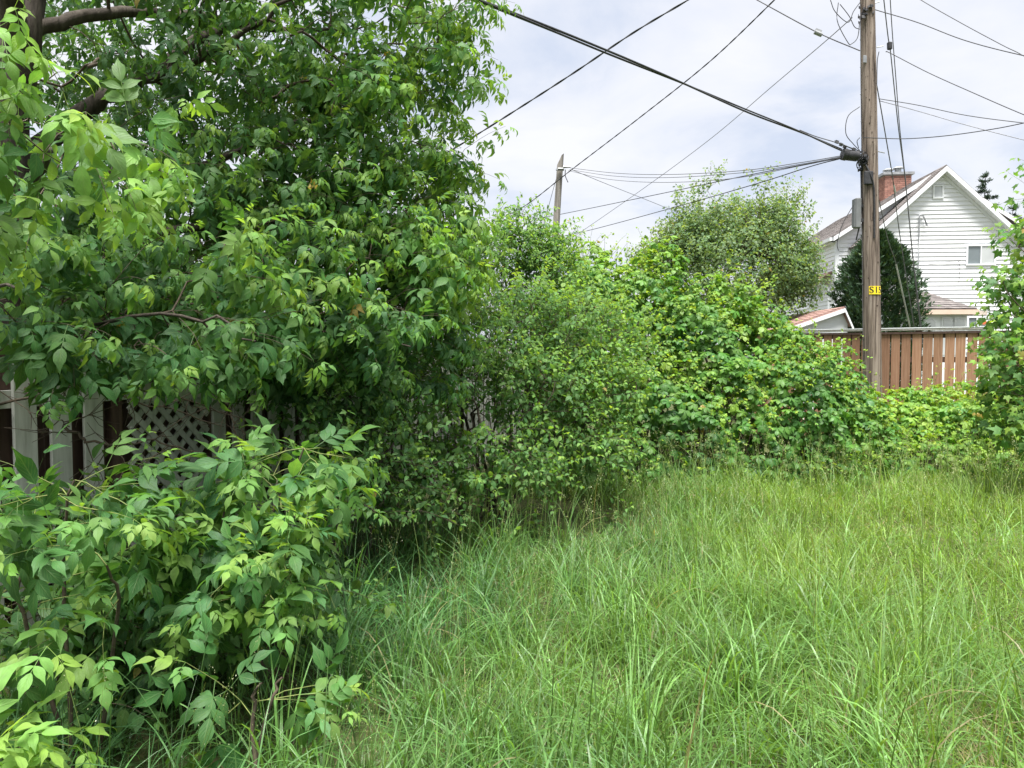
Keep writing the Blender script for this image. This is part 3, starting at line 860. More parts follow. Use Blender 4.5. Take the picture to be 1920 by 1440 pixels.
# ---------------------------------------------------------------- far grey pole
fp0, fp1 = P(1040, 470, 20), P(1051.5, 288, 20)
fpt = thing('utility_pole', 'thin grey weathered pole with slanted top beyond the shrubs', 'utility pole', (fp0[0] - 0.1, 20, 0))
ax2 = (fp1 - fp0) / (fp1[2] - fp0[2])
V = []; Q = []
zs = np.linspace(0, fp1[2], 24); sd = 14
for z in zs:
    c = fp0 + ax2 * (z - fp0[2])
    for i in range(sd):
        a = 2 * math.pi * i / sd
        r = (0.125 - 0.006 * z) * (1 + 0.03 * math.sin(3 * a + z))
        zz = z - (0.16 * (1 - math.cos(a)) * 0.5 + (0.1 if math.cos(a) < -0.2 else 0)) if z == zs[-1] else z
        V.append((c[0] + r * math.cos(a), c[1] + r * math.sin(a), zz))
for k in range(len(zs) - 1):
    for i in range(sd):
        j = (i + 1) % sd
        Q.append((k * sd + i, k * sd + j, (k + 1) * sd + j, (k + 1) * sd + i))
link('pole_shaft', np_mesh('pole_shaft', V, Q, GREY_W), fpt)
tv = V[-sd:]
m = MB(); m.poly(tv); m.build('pole_top', GREY_W, fpt)
m = MB()
m.cyl(P(1046, 316, 19.8), P(1056, 316, 19.8), 0.02, 0.02, 8); m.cyl(P(1056, 313, 19.8), P(1070, 313, 19.8), 0.035, 0.02, 8)
m.box(P(1050, 318, 19.85), (1, 0, 0), (0, 1, 0), UP, 0.22, 0.06, 0.05)
m.build('insulator', METAL, fpt)
tb = Tubes(); tb.add(smooth_path([P(1060, 318, 19.8), P(1060, 330, 19.8), P(1065, 342, 19.8)], 8), 0.012, 5)
tb.build('cable_tail', CABLE, fpt)

# ---------------------------------------------------------------- overhead wires, each its own thing
def wire(label, pts, r, mat=CABLE, n=40, name='overhead_wire', cat='wire', twist=None):
    path = smooth_path([P(*p) for p in pts], n)
    tb = Tubes(); r = r if twist else r * 0.8
    if twist:
        k, rad, pitch = twist
        seg = np.linalg.norm(np.diff(path, axis=0), axis=1); ln = np.concatenate([[0], np.cumsum(seg)])
        t = nrmr(np.gradient(path, axis=0)); u = nrmr(np.cross(t, (0, 0, 1.0))); v = np.cross(t, u)
        for q in range(k):
            ph = 2 * math.pi * (q / k + ln / pitch)
            tb.add(path + rad * (np.cos(ph)[:, None] * u + np.sin(ph)[:, None] * v), r, 6)
    else:
        tb.add(path, r, 6)
    o = tb.build(name, mat)
    tag(o, label, cat, 'overhead wires')
    return o
# the heavy bundle: runs over the camera's left to the pole
bund = thing('cable_bundle', 'thick black bundled cable sloping down across the sky to the pole', 'cable')
bp_ = smooth_path([P(-900, -560, 2.6), P(300, -222, 4.1), P(890, -2, 5.6), P(1140, 98, 6.9), P(1280, 156, 7.9), P(1400, 208, 9.0), P(1500, 247, 10.1), P(1578, 281, 11.2)], 160)
tt = nrmr(np.gradient(bp_, axis=0)); uu = nrmr(np.cross(tt, (0, 0, 1.0))); vv = np.cross(tt, uu)
ln = np.concatenate([[0], np.cumsum(np.linalg.norm(np.diff(bp_, axis=0), axis=1))])
for q, (rr, ro, pit, mt) in enumerate(((0.0105, 0.011, 7.0, CABLE), (0.009, 0.013, 6.1, CABLE), (0.0065, 0.012, 8.0, STRAND))):
    ph = 2 * math.pi * (q / 3 + ln / pit)
    tb = Tubes(); tb.add(bp_ + ro * (np.cos(ph)[:, None] * uu + np.sin(ph)[:, None] * vv), rr, 7)
    tb.build('cable_strand', mt, bund)
tb = Tubes()
for pts in ([P(1500, 244, 10.1), P(1530, 256, 10.5), P(1570, 268, 11.0), P(1600, 280, 11.2)], [P(1565, 264, 11), P(1590, 275, 11.1), P(1612, 283, 11.2)]):
    tb.add(smooth_path(pts, 16), 0.007, 5)
tb.build('messenger_strand', STRAND, bund)
m = MB()
for (x, y) in ((1569, 266), (1577, 271), (1584, 275), (1601, 280)):
    m.box(P(x, y, 11.15), (1, 0, -0.4), (0, 1, 0), (0.4, 0, 1), 0.05, 0.03, 0.04)
m.build('cable_clips', BLACKPLASTIC, bund)

T2 = (2, 0.005, 0.5)
wire('twisted service wire rising from the treetop edge past the heavy bundle', [(780, 320, 9.5), (895, 252, 9.2), (1060, 147, 8.6), (1185, 63, 8.2), (1295, -3, 7.9), (1420, -80, 7.5)], 0.0065, twist=T2, n=90)
wire('twisted service wire running from the far pole steeply up to the top edge', [(935, 412, 20.5), (990, 382, 20), (1072, 318, 19), (1200, 220, 17), (1330, 116, 15), (1454, -2, 13), (1500, -48, 12.4)], 0.0085, twist=(2, 0.006, 0.6), n=110)
wire('thin wire slanting from behind the creeper mound up to the pole top', [(1060, 455, 24), (1200, 358, 20), (1330, 262, 17), (1450, 160, 14), (1540, 84, 12), (1598, 33, 11.3)], 0.008, STRAND)
wire('taut wire from the top edge down into the pole with a clamp on it', [(1380, -22, 13), (1438, 10, 12.4), (1535, 62, 11.9), (1612, 95, 11.2)], 0.011, CABLE)
o = bpy.data.objects['overhead_wire.003'] if 'overhead_wire.003' in bpy.data.objects else None
m = MB(); c_ = P(1534, 62, 11.85)
m.cyl(c_ + np.array((-0.06, 0, 0.02)), c_ + np.array((0.06, 0, -0.03)), 0.035, 0.035, 10)
m.box(c_ + np.array((0, 0, 0.03)), (1, 0, -0.4), (0, 1, 0), (0.4, 0, 1), 0.1, 0.04, 0.05)
m.build('wire_clamp', METAL, o)
for k, (lab, pts, r) in enumerate((
    ('uppermost sagging wire strung from the far pole to the splice closure', [(1070, 315, 19.8), (1160, 325, 18), (1260, 327, 16.2), (1390, 320, 14), (1500, 305, 12.4), (1578, 292, 11.2)], 0.009),
    ('second sagging wire from the far pole, just under the uppermost one', [(1068, 318, 19.8), (1150, 330, 18.2), (1250, 333, 16.4), (1390, 324, 14), (1500, 308, 12.4), (1578, 294, 11.2)], 0.008),
    ('lowest sagging wire from the far pole, passing over the birch crown', [(1066, 320, 19.8), (1140, 336, 18.5), (1240, 342, 16.6), (1370, 335, 14.2), (1500, 311, 12.4), (1578, 295, 11.2)], 0.008),
    ('straight wire rising from the dogwood shrub top over the birch to the closure', [(1000, 411, 22), (1060, 400, 20.5), (1240, 363, 16.6), (1420, 325, 13.6), (1578, 296, 11.2)], 0.010),
    ('lower straight wire crossing the birch crown up to the closure', [(1050, 444, 22), (1120, 428, 20), (1260, 390, 16.4), (1420, 344, 13.6), (1520, 312, 12), (1578, 297, 11.2)], 0.010),
    ('faint wire dropping from the far pole towards the birch', [(1072, 318, 19.8), (1140, 346, 21), (1250, 390, 23), (1330, 425, 25)], 0.009))):
    wire(lab, pts, r, CABLE if r > 0.0095 else STRAND)
wire('upper guy wire leaning off the far grey pole', [(1048, 318, 20), (1036, 360, 20.6), (1020, 420, 21.5), (1005, 480, 22.4)], 0.009, STRAND)
wire('wire leaving the pole top to the right, meeting another at the frame edge', [(1640, 18, 11.3), (1720, 42, 11.0), (1810, 76, 10.6), (1918, 104, 10.2), (2050, 130, 9.8)], 0.008)
wire('wire from the top edge sloping down to the right frame edge', [(1660, -46, 13), (1722, -3, 12.6), (1800, 42, 12), (1880, 85, 11.5), (1925, 108, 11.2), (2060, 190, 10.5)], 0.008)
wire('wire from a hook on the pole sloping steadily down right', [(1661, 97, 11.3), (1670, 100, 11.2), (1740, 136, 10.8), (1820, 172, 10.3), (1922, 216, 9.8), (2060, 270, 9.2)], 0.008)
wire('upper of two wires leaving mid pole to the right', [(1647, 185, 11.3), (1720, 197, 11.0), (1810, 216, 10.5), (1915, 230, 10.0), (2060, 245, 9.4)], 0.007)
wire('lower of two wires leaving mid pole to the right', [(1649, 189, 11.3), (1720, 208, 11.1), (1810, 234, 10.7), (1922, 263, 10.2), (2060, 296, 9.6)], 0.006, STRAND)
wire('wire curving up to the right from a wrap round the pole', [(1618, 258, 11.12), (1646, 259, 11.14), (1700, 260, 11.0), (1770, 255, 10.6), (1850, 244, 10.1), (1918, 231, 9.7), (2050, 200, 9.0)], 0.008)
# guy wires
def guy(label, pts, r, guard=None, ins=None):
    o = thing('guy_wire', label, 'guy wire', P(*pts[-1]), 'guy wires beside the pole')
    tb = Tubes(); tb.add(smooth_path([P(*p) for p in pts], 50), r, 6); tb.build('strand', STRAND, o)
    if guard:
        tb = Tubes(); tb.add(smooth_path([P(*p) for p in guard], 10), 0.013, 8); tb.build('guard', GUARD, o)
    if ins:
        m = MB(); m.box(P(*ins), (1, 0, 0), (0, 1, 0), (-0.05, 0, 1), 0.07, 0.06, 0.12); m.build('insulator', BLACKPLASTIC, o, 0.012)
guy('guy wire with a black strain insulator right of the pole', [(1655, -20, 11.4), (1665, 68, 11.7), (1670, 100, 11.8), (1684, 235, 12.3), (1697, 335, 12.7), (1711, 480, 13.1), (1724, 600, 13.5), (1728, 650, 13.6)], 0.008, ins=(1668, 86, 11.75))
guy('plain guy wire alongside the insulated one right of the pole', [(1668, -20, 11.5), (1673, 60, 11.8), (1680, 150, 12.1), (1687, 240, 12.4), (1697, 330, 12.75), (1712, 480, 13.2), (1726, 600, 13.6), (1731, 650, 13.7)], 0.007)
guy('low guy wire with a pale capped guard leaving the pole at mid height', [(1644, 160, 11.35), (1652, 205, 11.5), (1664, 275, 11.8), (1674, 335, 12.1), (1683, 410, 12.5), (1696, 500, 13.0), (1712, 600, 13.5), (1718, 650, 13.7)], 0.008, guard=[(1676, 347, 12.15), (1679, 362, 12.2)])
guy('steep guy wire with long pale guard ending in front of the cedar', [(1648, 375, 11.4), (1665, 450, 12.0), (1679, 490, 12.6), (1690, 540, 13.0), (1706, 612, 13.5), (1712, 650, 13.6)], 0.007, guard=[(1680, 495, 12.65), (1690, 540, 13.0), (1706, 612, 13.5)])
#@@PART3
# ---------------------------------------------------------------- leaf shapes (x along the leaf, z its upper face)
def leaflet(L, W, prof, fold=0.25, droop=0.5, rng=rs, teeth=0.0):
    """prof = [(t, half width fraction)]"""
    V = [(0, 0, 0)]; UV = [(0, 0, 0)]
    x = z = 0.0; tp = 0.0; ang = 0.0
    for i, (t, wv) in enumerate(prof):
        dt = (t - tp) * L; ang = -droop * t + 0.12
        x += dt * math.cos(ang); z += dt * math.sin(ang); tp = t
        hw = W * wv * rng.uniform(0.92, 1.08)
        tx = teeth * L * (1 if i % 2 else -0.5)
        V += [(x + tx, hw, z + fold * hw), (x, 0, z), (x + tx, -hw, z + fold * hw)]
        UV += [(t, 1, 0), (t, 0, 0), (t, -1, 0)]
    dt = (1 - tp) * L; ang = -droop * 1.1 + 0.1
    V.append((x + dt * math.cos(ang), 0, z + dt * math.sin(ang))); UV.append((1, 0, 0))
    n = len(prof); T = []
    T += [(0, 2, 1), (0, 3, 2)]
    for i in range(n - 1):
        a = 1 + 3 * i; b = a + 3
        T += [(a, a + 1, b + 1), (a, b + 1, b), (a + 1, a + 2, b + 2), (a + 1, b + 2, b + 1)]
    a = 1 + 3 * (n - 1); e = len(V) - 1
    T += [(a, a + 1, e), (a + 1, a + 2, e)]
    return np.array(V), np.array(T), np.array(UV, float)

def rot(V, az, tilt=0.0, roll=0.0):
    c, s = math.cos(roll), math.sin(roll)
    V = V @ np.array(((1, 0, 0), (0, c, -s), (0, s, c))).T
    c, s = math.cos(tilt), math.sin(tilt)          # positive tilt: tip down
    V = V @ np.array(((c, 0, s), (0, 1, 0), (-s, 0, c))).T
    c, s = math.cos(az), math.sin(az)
    return V @ np.array(((c, -s, 0), (s, c, 0), (0, 0, 1))).T

def join(parts):
    V, T, U, n = [], [], [], 0
    for v, t, u in parts:
        V.append(v); T.append(t + n); U.append(u); n += len(v)
    return np.concatenate(V), np.concatenate(T), np.concatenate(U)

def ribbon(a, b, wv):
    a = np.array(a, float); b = np.array(b, float)
    d = nrm(b - a); s = nrm(np.cross(d, (0, 0, 1.0))) * wv
    return np.array((a + s, a - s, b - s, b + s)), np.array(((0, 1, 2), (0, 2, 3))), np.array(((0, 0, 0),) * 4, float)

ELDER_HI = [(0.1, 0.45), (0.25, 0.9), (0.4, 1.0), (0.54, 0.86), (0.68, 0.44), (0.84, 0.14)]
ELDER_LO = [(0.3, 1.0), (0.62, 0.66)]
def box_elder_leaf(prof, teeth):
    k = 5 if rs.rand() < 0.6 else 3
    parts = [ribbon((0, 0, 0), (0.06, 0, 0.0), 0.0011), ribbon((0.06, 0, 0), (0.125, 0, -0.012), 0.0009)] if len(prof) > 3 else []
    spots = [(0.06, 1), (0.06, -1), (0.1, 1), (0.1, -1)] if k == 5 else [(0.075, 1), (0.075, -1)]
    for x, sg in spots:
        L = rs.uniform(0.075, 0.115) * (1.0 if x < 0.09 else 0.85); W = L * rs.uniform(0.165, 0.23)
        v, t, u = leaflet(L, W, prof, rs.uniform(0.1, 0.35), rs.uniform(0.4, 1.1), teeth=teeth)
        v = rot(v, sg * rs.uniform(0.75, 1.1), rs.uniform(0.0, 0.45), sg * rs.uniform(-0.2, 0.3))
        parts.append((v + np.array((x, 0, -0.1 * (x - 0.06))), t, u))
    L = rs.uniform(0.09, 0.115); W = L * rs.uniform(0.18, 0.25)
    v, t, u = leaflet(L, W, prof, rs.uniform(0.1, 0.3), rs.uniform(0.5, 1.2), teeth=teeth)
    parts.append((rot(v, rs.uniform(-0.15, 0.15), rs.uniform(0.1, 0.5)) + np.array((0.125, 0, -0.012)), t, u))
    return join(parts)
PALM = [(0.42, 0.85), (0.72, 0.9)]
PALM_HI = [(0.2, 0.42), (0.42, 0.85), (0.62, 1.0), (0.78, 0.7), (0.9, 0.34)]
def creeper_leaf(prof):
    parts = [ribbon((0, 0, 0), (0.07, 0, 0.0), 0.0012)] if len(prof) > 3 else []
    for a in (0, 0.85, -0.85, 1.75, -1.75):
        L = rs.uniform(0.07, 0.095) * (1.0 if abs(a) < 1 else 0.78); W = L * rs.uniform(0.24, 0.3)
        v, t, u = leaflet(L, W, prof, rs.uniform(0.1, 0.4), rs.uniform(0.4, 1.0))
        parts.append((rot(v, a + rs.uniform(-0.12, 0.12), rs.uniform(-0.05, 0.35)) + np.array((0.07, 0, 0)), t, u))
    return join(parts)
OVATE = [(0.3, 0.97), (0.64, 0.78)]
OVATE_HI = [(0.12, 0.6), (0.3, 0.97), (0.5, 1.0), (0.7, 0.68), (0.86, 0.3)]
def simple_leaf(L, wr, prof, droop=0.7):
    v, t, u = leaflet(L * rs.uniform(0.9, 1.1), L * wr * rs.uniform(0.85, 1.15), prof, rs.uniform(0.1, 0.45), droop * rs.uniform(0.5, 1.4))
    return join(([ribbon((0, 0, 0), (0.012, 0, 0), 0.0008)] if len(prof) > 3 else []) + [(v + np.array((0.012, 0, 0)), t, u)])
def maple_leaf(L):
    an = [-2.5, -2.0, -1.6, -1.0, -0.55, 0.0, 0.55, 1.0, 1.6, 2.0, 2.5]
    rr = [0.28, 0.5, 0.42, 0.85, 0.55, 1.05, 0.55, 0.85, 0.42, 0.5, 0.28]
    c = np.array((L * 0.55 + 0.04, 0, 0.0))
    V = [np.array((0.04 + L * 0.3, 0, 0))]; U = [(0.2, 0, 0)]
    dr = rs.uniform(0.2, 0.9); cu = rs.uniform(-0.3, 0.5)
    for a, r in zip(an, rr):
        r = r * L * rs.uniform(0.92, 1.08) * 0.85
        x, y = 0.04 + L * 0.3 + r * math.cos(a), r * math.sin(a)
        V.append(np.array((x, y, -dr * (x - 0.04) ** 2 / L * 0.7 + cu * y * y / L))); U.append((r / L, math.sin(a), 0))
    V = np.array(V); n = len(an)
    T = [(0, i, i + 1) for i in range(1, n)]
    v, t, u = V, np.array(T), np.array(U, float)
    return join([ribbon((0, 0, 0), (0.04 + L * 0.3, 0, 0), 0.001), (v, t, u)])

def kit(fn, n=6): return [fn() for _ in range(n)]
KITS = {
    'elder': (kit(lambda: box_elder_leaf(ELDER_HI, 0.012), 8), kit(lambda: box_elder_leaf(ELDER_LO, 0.0), 8)),
    'creeper': (kit(lambda: creeper_leaf(PALM_HI), 6), kit(lambda: creeper_leaf(PALM), 6)),
    'dogwood': (kit(lambda: simple_leaf(0.075, 0.27, OVATE_HI), 6), kit(lambda: simple_leaf(0.075, 0.27, OVATE), 6)),
    'maple': (kit(lambda: maple_leaf(0.085), 6), kit(lambda: maple_leaf(0.085), 6)),
    'birch': (None, kit(lambda: simple_leaf(0.055, 0.3, [(0.4, 1.0)]), 5)),
}
LEAF_MESH = {}
def leaf_meshes(kind, mat):
    if kind not in LEAF_MESH:
        LEAF_MESH[kind] = [np_mesh('leaf', v, t, mat, uv=u) for v, t, u in KITS[kind][0]]
    return LEAF_MESH[kind]

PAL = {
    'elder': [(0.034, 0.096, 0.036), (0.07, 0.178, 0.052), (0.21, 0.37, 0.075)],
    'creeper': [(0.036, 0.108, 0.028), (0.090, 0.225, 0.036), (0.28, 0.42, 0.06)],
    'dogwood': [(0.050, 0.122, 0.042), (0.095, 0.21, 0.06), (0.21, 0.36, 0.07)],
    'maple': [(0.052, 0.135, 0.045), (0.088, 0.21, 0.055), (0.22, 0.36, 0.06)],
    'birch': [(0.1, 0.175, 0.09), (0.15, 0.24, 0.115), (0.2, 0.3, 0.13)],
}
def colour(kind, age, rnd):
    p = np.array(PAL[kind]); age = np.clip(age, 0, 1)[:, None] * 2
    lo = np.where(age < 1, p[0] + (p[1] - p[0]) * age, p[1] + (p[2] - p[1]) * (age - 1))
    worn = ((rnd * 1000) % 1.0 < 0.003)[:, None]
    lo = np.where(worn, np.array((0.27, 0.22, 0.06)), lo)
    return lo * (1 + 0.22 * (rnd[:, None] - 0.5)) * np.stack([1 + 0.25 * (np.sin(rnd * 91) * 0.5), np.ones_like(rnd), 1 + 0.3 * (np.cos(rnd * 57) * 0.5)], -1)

class Leaves:
    def __init__(s, kind):
        s.kind = kind; s.p, s.a, s.n, s.s, s.age = [], [], [], [], []
    def add(s, p, a, n, sc, age):
        s.p.append(p); s.a.append(a); s.n.append(n); s.s.append(sc); s.age.append(age)
    def finish(s, root, singles=300, mats=(LEAF_A, LEAF_O), mass_name='crown', keep=1.0):
        p = np.array(s.p, float); a = nrmr(np.array(s.a, float)); n = np.array(s.n, float); sc = np.array(s.s, float); age = np.array(s.age, float)
        y = nrmr(np.cross(n, a)); n = np.cross(a, y)
        rnd = rs.rand(len(p)); col = colour(s.kind, age, rnd)
        var = rs.randint(0, len(KITS[s.kind][1]), len(p))
        used = np.zeros(len(p), bool)
        if singles and KITS[s.kind][0] is not None:
            c = p + a * (0.1 * sc)[:, None]
            px, py, d = project(c)
            inf = (px > -30) & (px < 1950) & (py > -30) & (py < 1470) & (d > 0.3)
            cell = 14
            gx = np.clip((px / cell).astype(int), -3, 140) + 3; gy = np.clip((py / cell).astype(int), -3, 110) + 3
            zb = np.full((150, 120), 1e9)
            np.minimum.at(zb, (gx[inf], gy[inf]), d[inf])
            vis = inf & (d <= zb[gx, gy] + 0.10)
            score = np.where(vis, sc / d, -1)
            idx = np.argsort(-score)[:singles]
            idx = idx[score[idx] > 0]
            used[idx] = True
            me = leaf_meshes(s.kind, mats[1])
            for i in idx:
                M = Matrix(((a[i, 0] * sc[i], y[i, 0] * sc[i], n[i, 0] * sc[i], p[i, 0]),
                            (a[i, 1] * sc[i], y[i, 1] * sc[i], n[i, 1] * sc[i], p[i, 1]),
                            (a[i, 2] * sc[i], y[i, 2] * sc[i], n[i, 2] * sc[i], p[i, 2]), (0, 0, 0, 1)))
                o = link('leaf', me[var[i]], root)
                o.matrix_basis = M
                o.color = (*[float(x) for x in col[i]], 1)
        Vs, Ts, Us, Cs, off = [], [], [], [], 0
        for k, (v, t, u) in enumerate(KITS[s.kind][1]):
            m = (var == k) & ~used
            c = int(m.sum())
            if not c: continue
            R = np.stack([a[m], y[m], n[m]], axis=1) * sc[m][:, None, None]      # rows: axes
            W = np.einsum('vk,nkc->nvc', v, R) + p[m][:, None, :]
            Vs.append(W.reshape(-1, 3))
            Ts.append((t[None] + (np.arange(c) * len(v))[:, None, None]).reshape(-1, 3) + off)
            Us.append(np.tile(u, (c, 1))); Cs.append(np.repeat(col[m], len(v), axis=0))
            off += c * len(v)
        if Vs:
            o = link(mass_name, np_mesh(mass_name, np.concatenate(Vs), np.concatenate(Ts), mats[0], col=np.concatenate(Cs), uv=np.concatenate(Us)), root)
            o['kind'] = 'stuff'
        return len(p), sum(len(t) for t in Ts)

# ---------------------------------------------------------------- branching
def grow(stems, targets, step=0.14, tip_r=0.0022, expo=0.42, wander=0.04, path_w=0.12, arch=0.0):
    """stems: list of (points, radii). Joins every target to the nearest wood by a curved twig. Returns polylines of twigs and end directions."""
    pos, par, plen, stem = [], [], [], []
    for pts, rad in stems:
        base = len(pos); acc = 0.0
        for i, q in enumerate(pts):
            if i: acc += np.linalg.norm(pts[i] - pts[i - 1])
            pos.append(np.asarray(q, float)); par.append(base + i - 1 if i else -1); plen.append(acc); stem.append(True)
    M = len(pos) + len(targets) * 40
    A = np.zeros((M, 3)); A[:len(pos)] = pos; n = len(pos)
    PL = np.zeros(M); PL[:n] = plen
    par = par + [0] * (M - n); isstem = np.zeros(M, bool); isstem[:n] = True
    d0 = np.min(np.linalg.norm(targets[:, None, :] - A[None, :n], axis=2), axis=1)
    ends = np.zeros(len(targets), int); dirs = np.zeros((len(targets), 3))
    for ti in np.argsort(d0):
        t = targets[ti]
        d = np.linalg.norm(A[:n] - t, axis=1)
        j = int(np.argmin(d + path_w * PL[:n]))
        p0 = A[j]; L = d[j]
        k = max(1, min(38, int(math.ceil(L / step))))
        pd = nrm(p0 - A[par[j]]) if par[j] >= 0 else np.array((0, 0, 1.0))
        straight = (t - p0)
        c1 = p0 + pd * L * 0.3 + np.array((0, 0, arch * L))
        prev = j
        for q in range(1, k + 1):
            s = q / k
            pt = (1 - s) ** 2 * p0 + 2 * s * (1 - s) * (0.5 * c1 + 0.5 * (p0 + straight * 0.5 + np.array((0, 0, arch * L)))) + s * s * t
            if q < k: pt = pt + rs.randn(3) * wander * min(L, 0.5) * 0.5
            A[n] = pt; par[n] = prev; PL[n] = PL[prev] + np.linalg.norm(pt - A[prev]); prev = n; n += 1
            if n >= M - 40: break
        ends[ti] = prev
        dirs[ti] = nrm(A[prev] - A[par[prev]])
        if n >= M - 40: break
    cnt = np.zeros(n)
    cnt[ends] = 1
    for i in range(n - 1, -1, -1):
        if par[i] >= 0: cnt[par[i]] += cnt[i]
    R = tip_r * np.maximum(cnt, 1) ** expo
    child = {}
    for i in range(n):
        if not isstem[i]: child.setdefault(par[i], []).append(i)
    lines = []
    starts = []
    for pidx, ch in child.items():
        ch = sorted(ch, key=lambda c: -cnt[c])
        first = 0 if not isstem[pidx] else None
        for q, c in enumerate(ch):
            if first is not None and q == 0: continue
            starts.append((pidx, c))
    for pidx, c in starts:
        ln = [pidx, c]
        while ln[-1] in child:
            ln.append(max(child[ln[-1]], key=lambda z: cnt[z]))
        r = R[ln].copy(); r[0] = r[1]
        lines.append((A[ln], r))
    return lines, dirs

def spray(lv, tw, p, d, L, nn, size, fwd=0.6, droop=0.45, up=0.9, outv=None, outw=0.5, flat=False, twig_bend=0.5, young=0.0, tipy=0.5, tr=0.0018, pair=True, jit=0.35, grad=0.5):
    d = nrm(d); pts = [p]; cur = np.array(p, float)
    for i in range(1, nn + 1):
        d = nrm(d + np.array((0, 0, -twig_bend / nn)) + rs.randn(3) * 0.06)
        cur = cur + d * (L / nn); pts.append(cur)
        U = np.cross(d, (0, 0, 1.0)); U = nrm(U) if np.linalg.norm(U) > 0.1 else np.array((1.0, 0, 0))
        Wv = np.cross(U, d)
        roll = rs.uniform(-0.3, 0.3) + (0 if flat else (math.pi / 2) * (i % 2))
        sv = math.cos(roll) * U + math.sin(roll) * Wv
        f = i / nn
        sz = size * (1 - grad * f ** 2.5) * rs.uniform(0.75, 1.15)
        for sg in ((1, -1) if pair else ((1,) if i % 2 else (-1,))):
            ax = d * fwd + sv * sg + np.array((0, 0, 0.15)) + rs.randn(3) * 0.15
            ax = nrm(ax) + np.array((0, 0, -droop * rs.uniform(0.4, 1.5)))
            nm = np.array((0, 0, up)) + rs.randn(3) * jit
            if outv is not None: nm = nm + np.asarray(outv) * outw * rs.uniform(0.3, 1.4)
            lv.add(cur, ax, nm, sz, young + tipy * f ** 3 + rs.uniform(-0.18, 0.18))
    # tip
    nm = np.array((0, 0, up)) + rs.randn(3) * jit + (np.asarray(outv) * outw if outv is not None else 0)
    lv.add(cur, nrm(d) + np.array((0, 0, -droop * 0.6)), nm, size * 0.6, young + tipy + rs.uniform(-0.1, 0.15))
    tw.add(np.array(pts), np.linspace(tr * 1.2, tr * 0.5, len(pts)), 3)

def in_blobs(blobs):
    """blobs: [(centre, radii, count, shell)] -> points in the ellipsoids, shell 0..1 pushes them outward"""
    pts, rel = [], []
    for c, r, k, shell in blobs:
        v = nrmr(rs.randn(k, 3)); q = rs.rand(k) ** (1 / 3)
        q = shell + (1 - shell) * q
        pts.append(np.asarray(c) + v * q[:, None] * np.asarray(r)); rel.append(v * q[:, None])
    return np.concatenate(pts), np.concatenate(rel)

def taper(pts, r0, r1, n=14, wob=0.015):
    p = smooth_path(pts, n); p[1:-1] += rs.randn(n - 1, 3) * wob
    return p, np.linspace(r0, r1, n + 1)

def plant(name, label, cat, stems, blobs, kind, spray_kw, base, singles=300, bark=BARK, twig=TWIG, centre=None, step=0.14, tip_r=0.0022, mats=(LEAF_A, LEAF_O), group=None,
          L=(0.2, 0.35), nn=(3, 5), size=(0.85, 1.15), dirmix=0.5, lift=0.1, open_dir=None, clip=None, young=None, trunk='trunk', wander=0.05, arch=0.0):
    root = thing(name, label, cat, base, group)
    st = Tubes()
    for pts, rad in stems: st.add(pts, rad, 9 if rad[0] > 0.03 else 6)
    st.build(trunk, bark, root)
    T, rel = in_blobs(blobs)
    if clip is not None:
        m = clip(T); T, rel = T[m], rel[m]
    lines, dirs = grow(stems, T, step=step, tip_r=tip_r, wander=wander, arch=arch)
    tw = Tubes()
    for p, r in lines: tw.add(p, r, 6 if r[0] > 0.006 else 3)
    lv = Leaves(kind)
    for t, d, rl in zip(T, dirs, rel):
        o = np.array((rl[0], rl[1], 0.0)) if centre is None else np.array((t[0] - centre[0], t[1] - centre[1], 0))
        o = nrm(o) if np.linalg.norm(o) > 1e-3 else np.array((1.0, 0, 0))
        if open_dir is not None: o = nrm(o * 0.5 + np.asarray(open_dir))
        dd = nrm(d * (1 - dirmix) + o * dirmix + np.array((0, 0, lift)))
        yg = (young(t, rl) if young else 0.25)
        spray(lv, tw, t, dd, rs.uniform(*L), rs.randint(nn[0], nn[1] + 1), rs.uniform(*size), outv=o, young=yg, **spray_kw)
    ob = tw.build('twigs', twig, root)
    if ob: ob['kind'] = 'stuff'
    n = lv.finish(root, singles, mats)
    print('PLANT', name, n, 'leaves, tris')
    return root

OPEN = nrm((0.75, -0.65, 0))
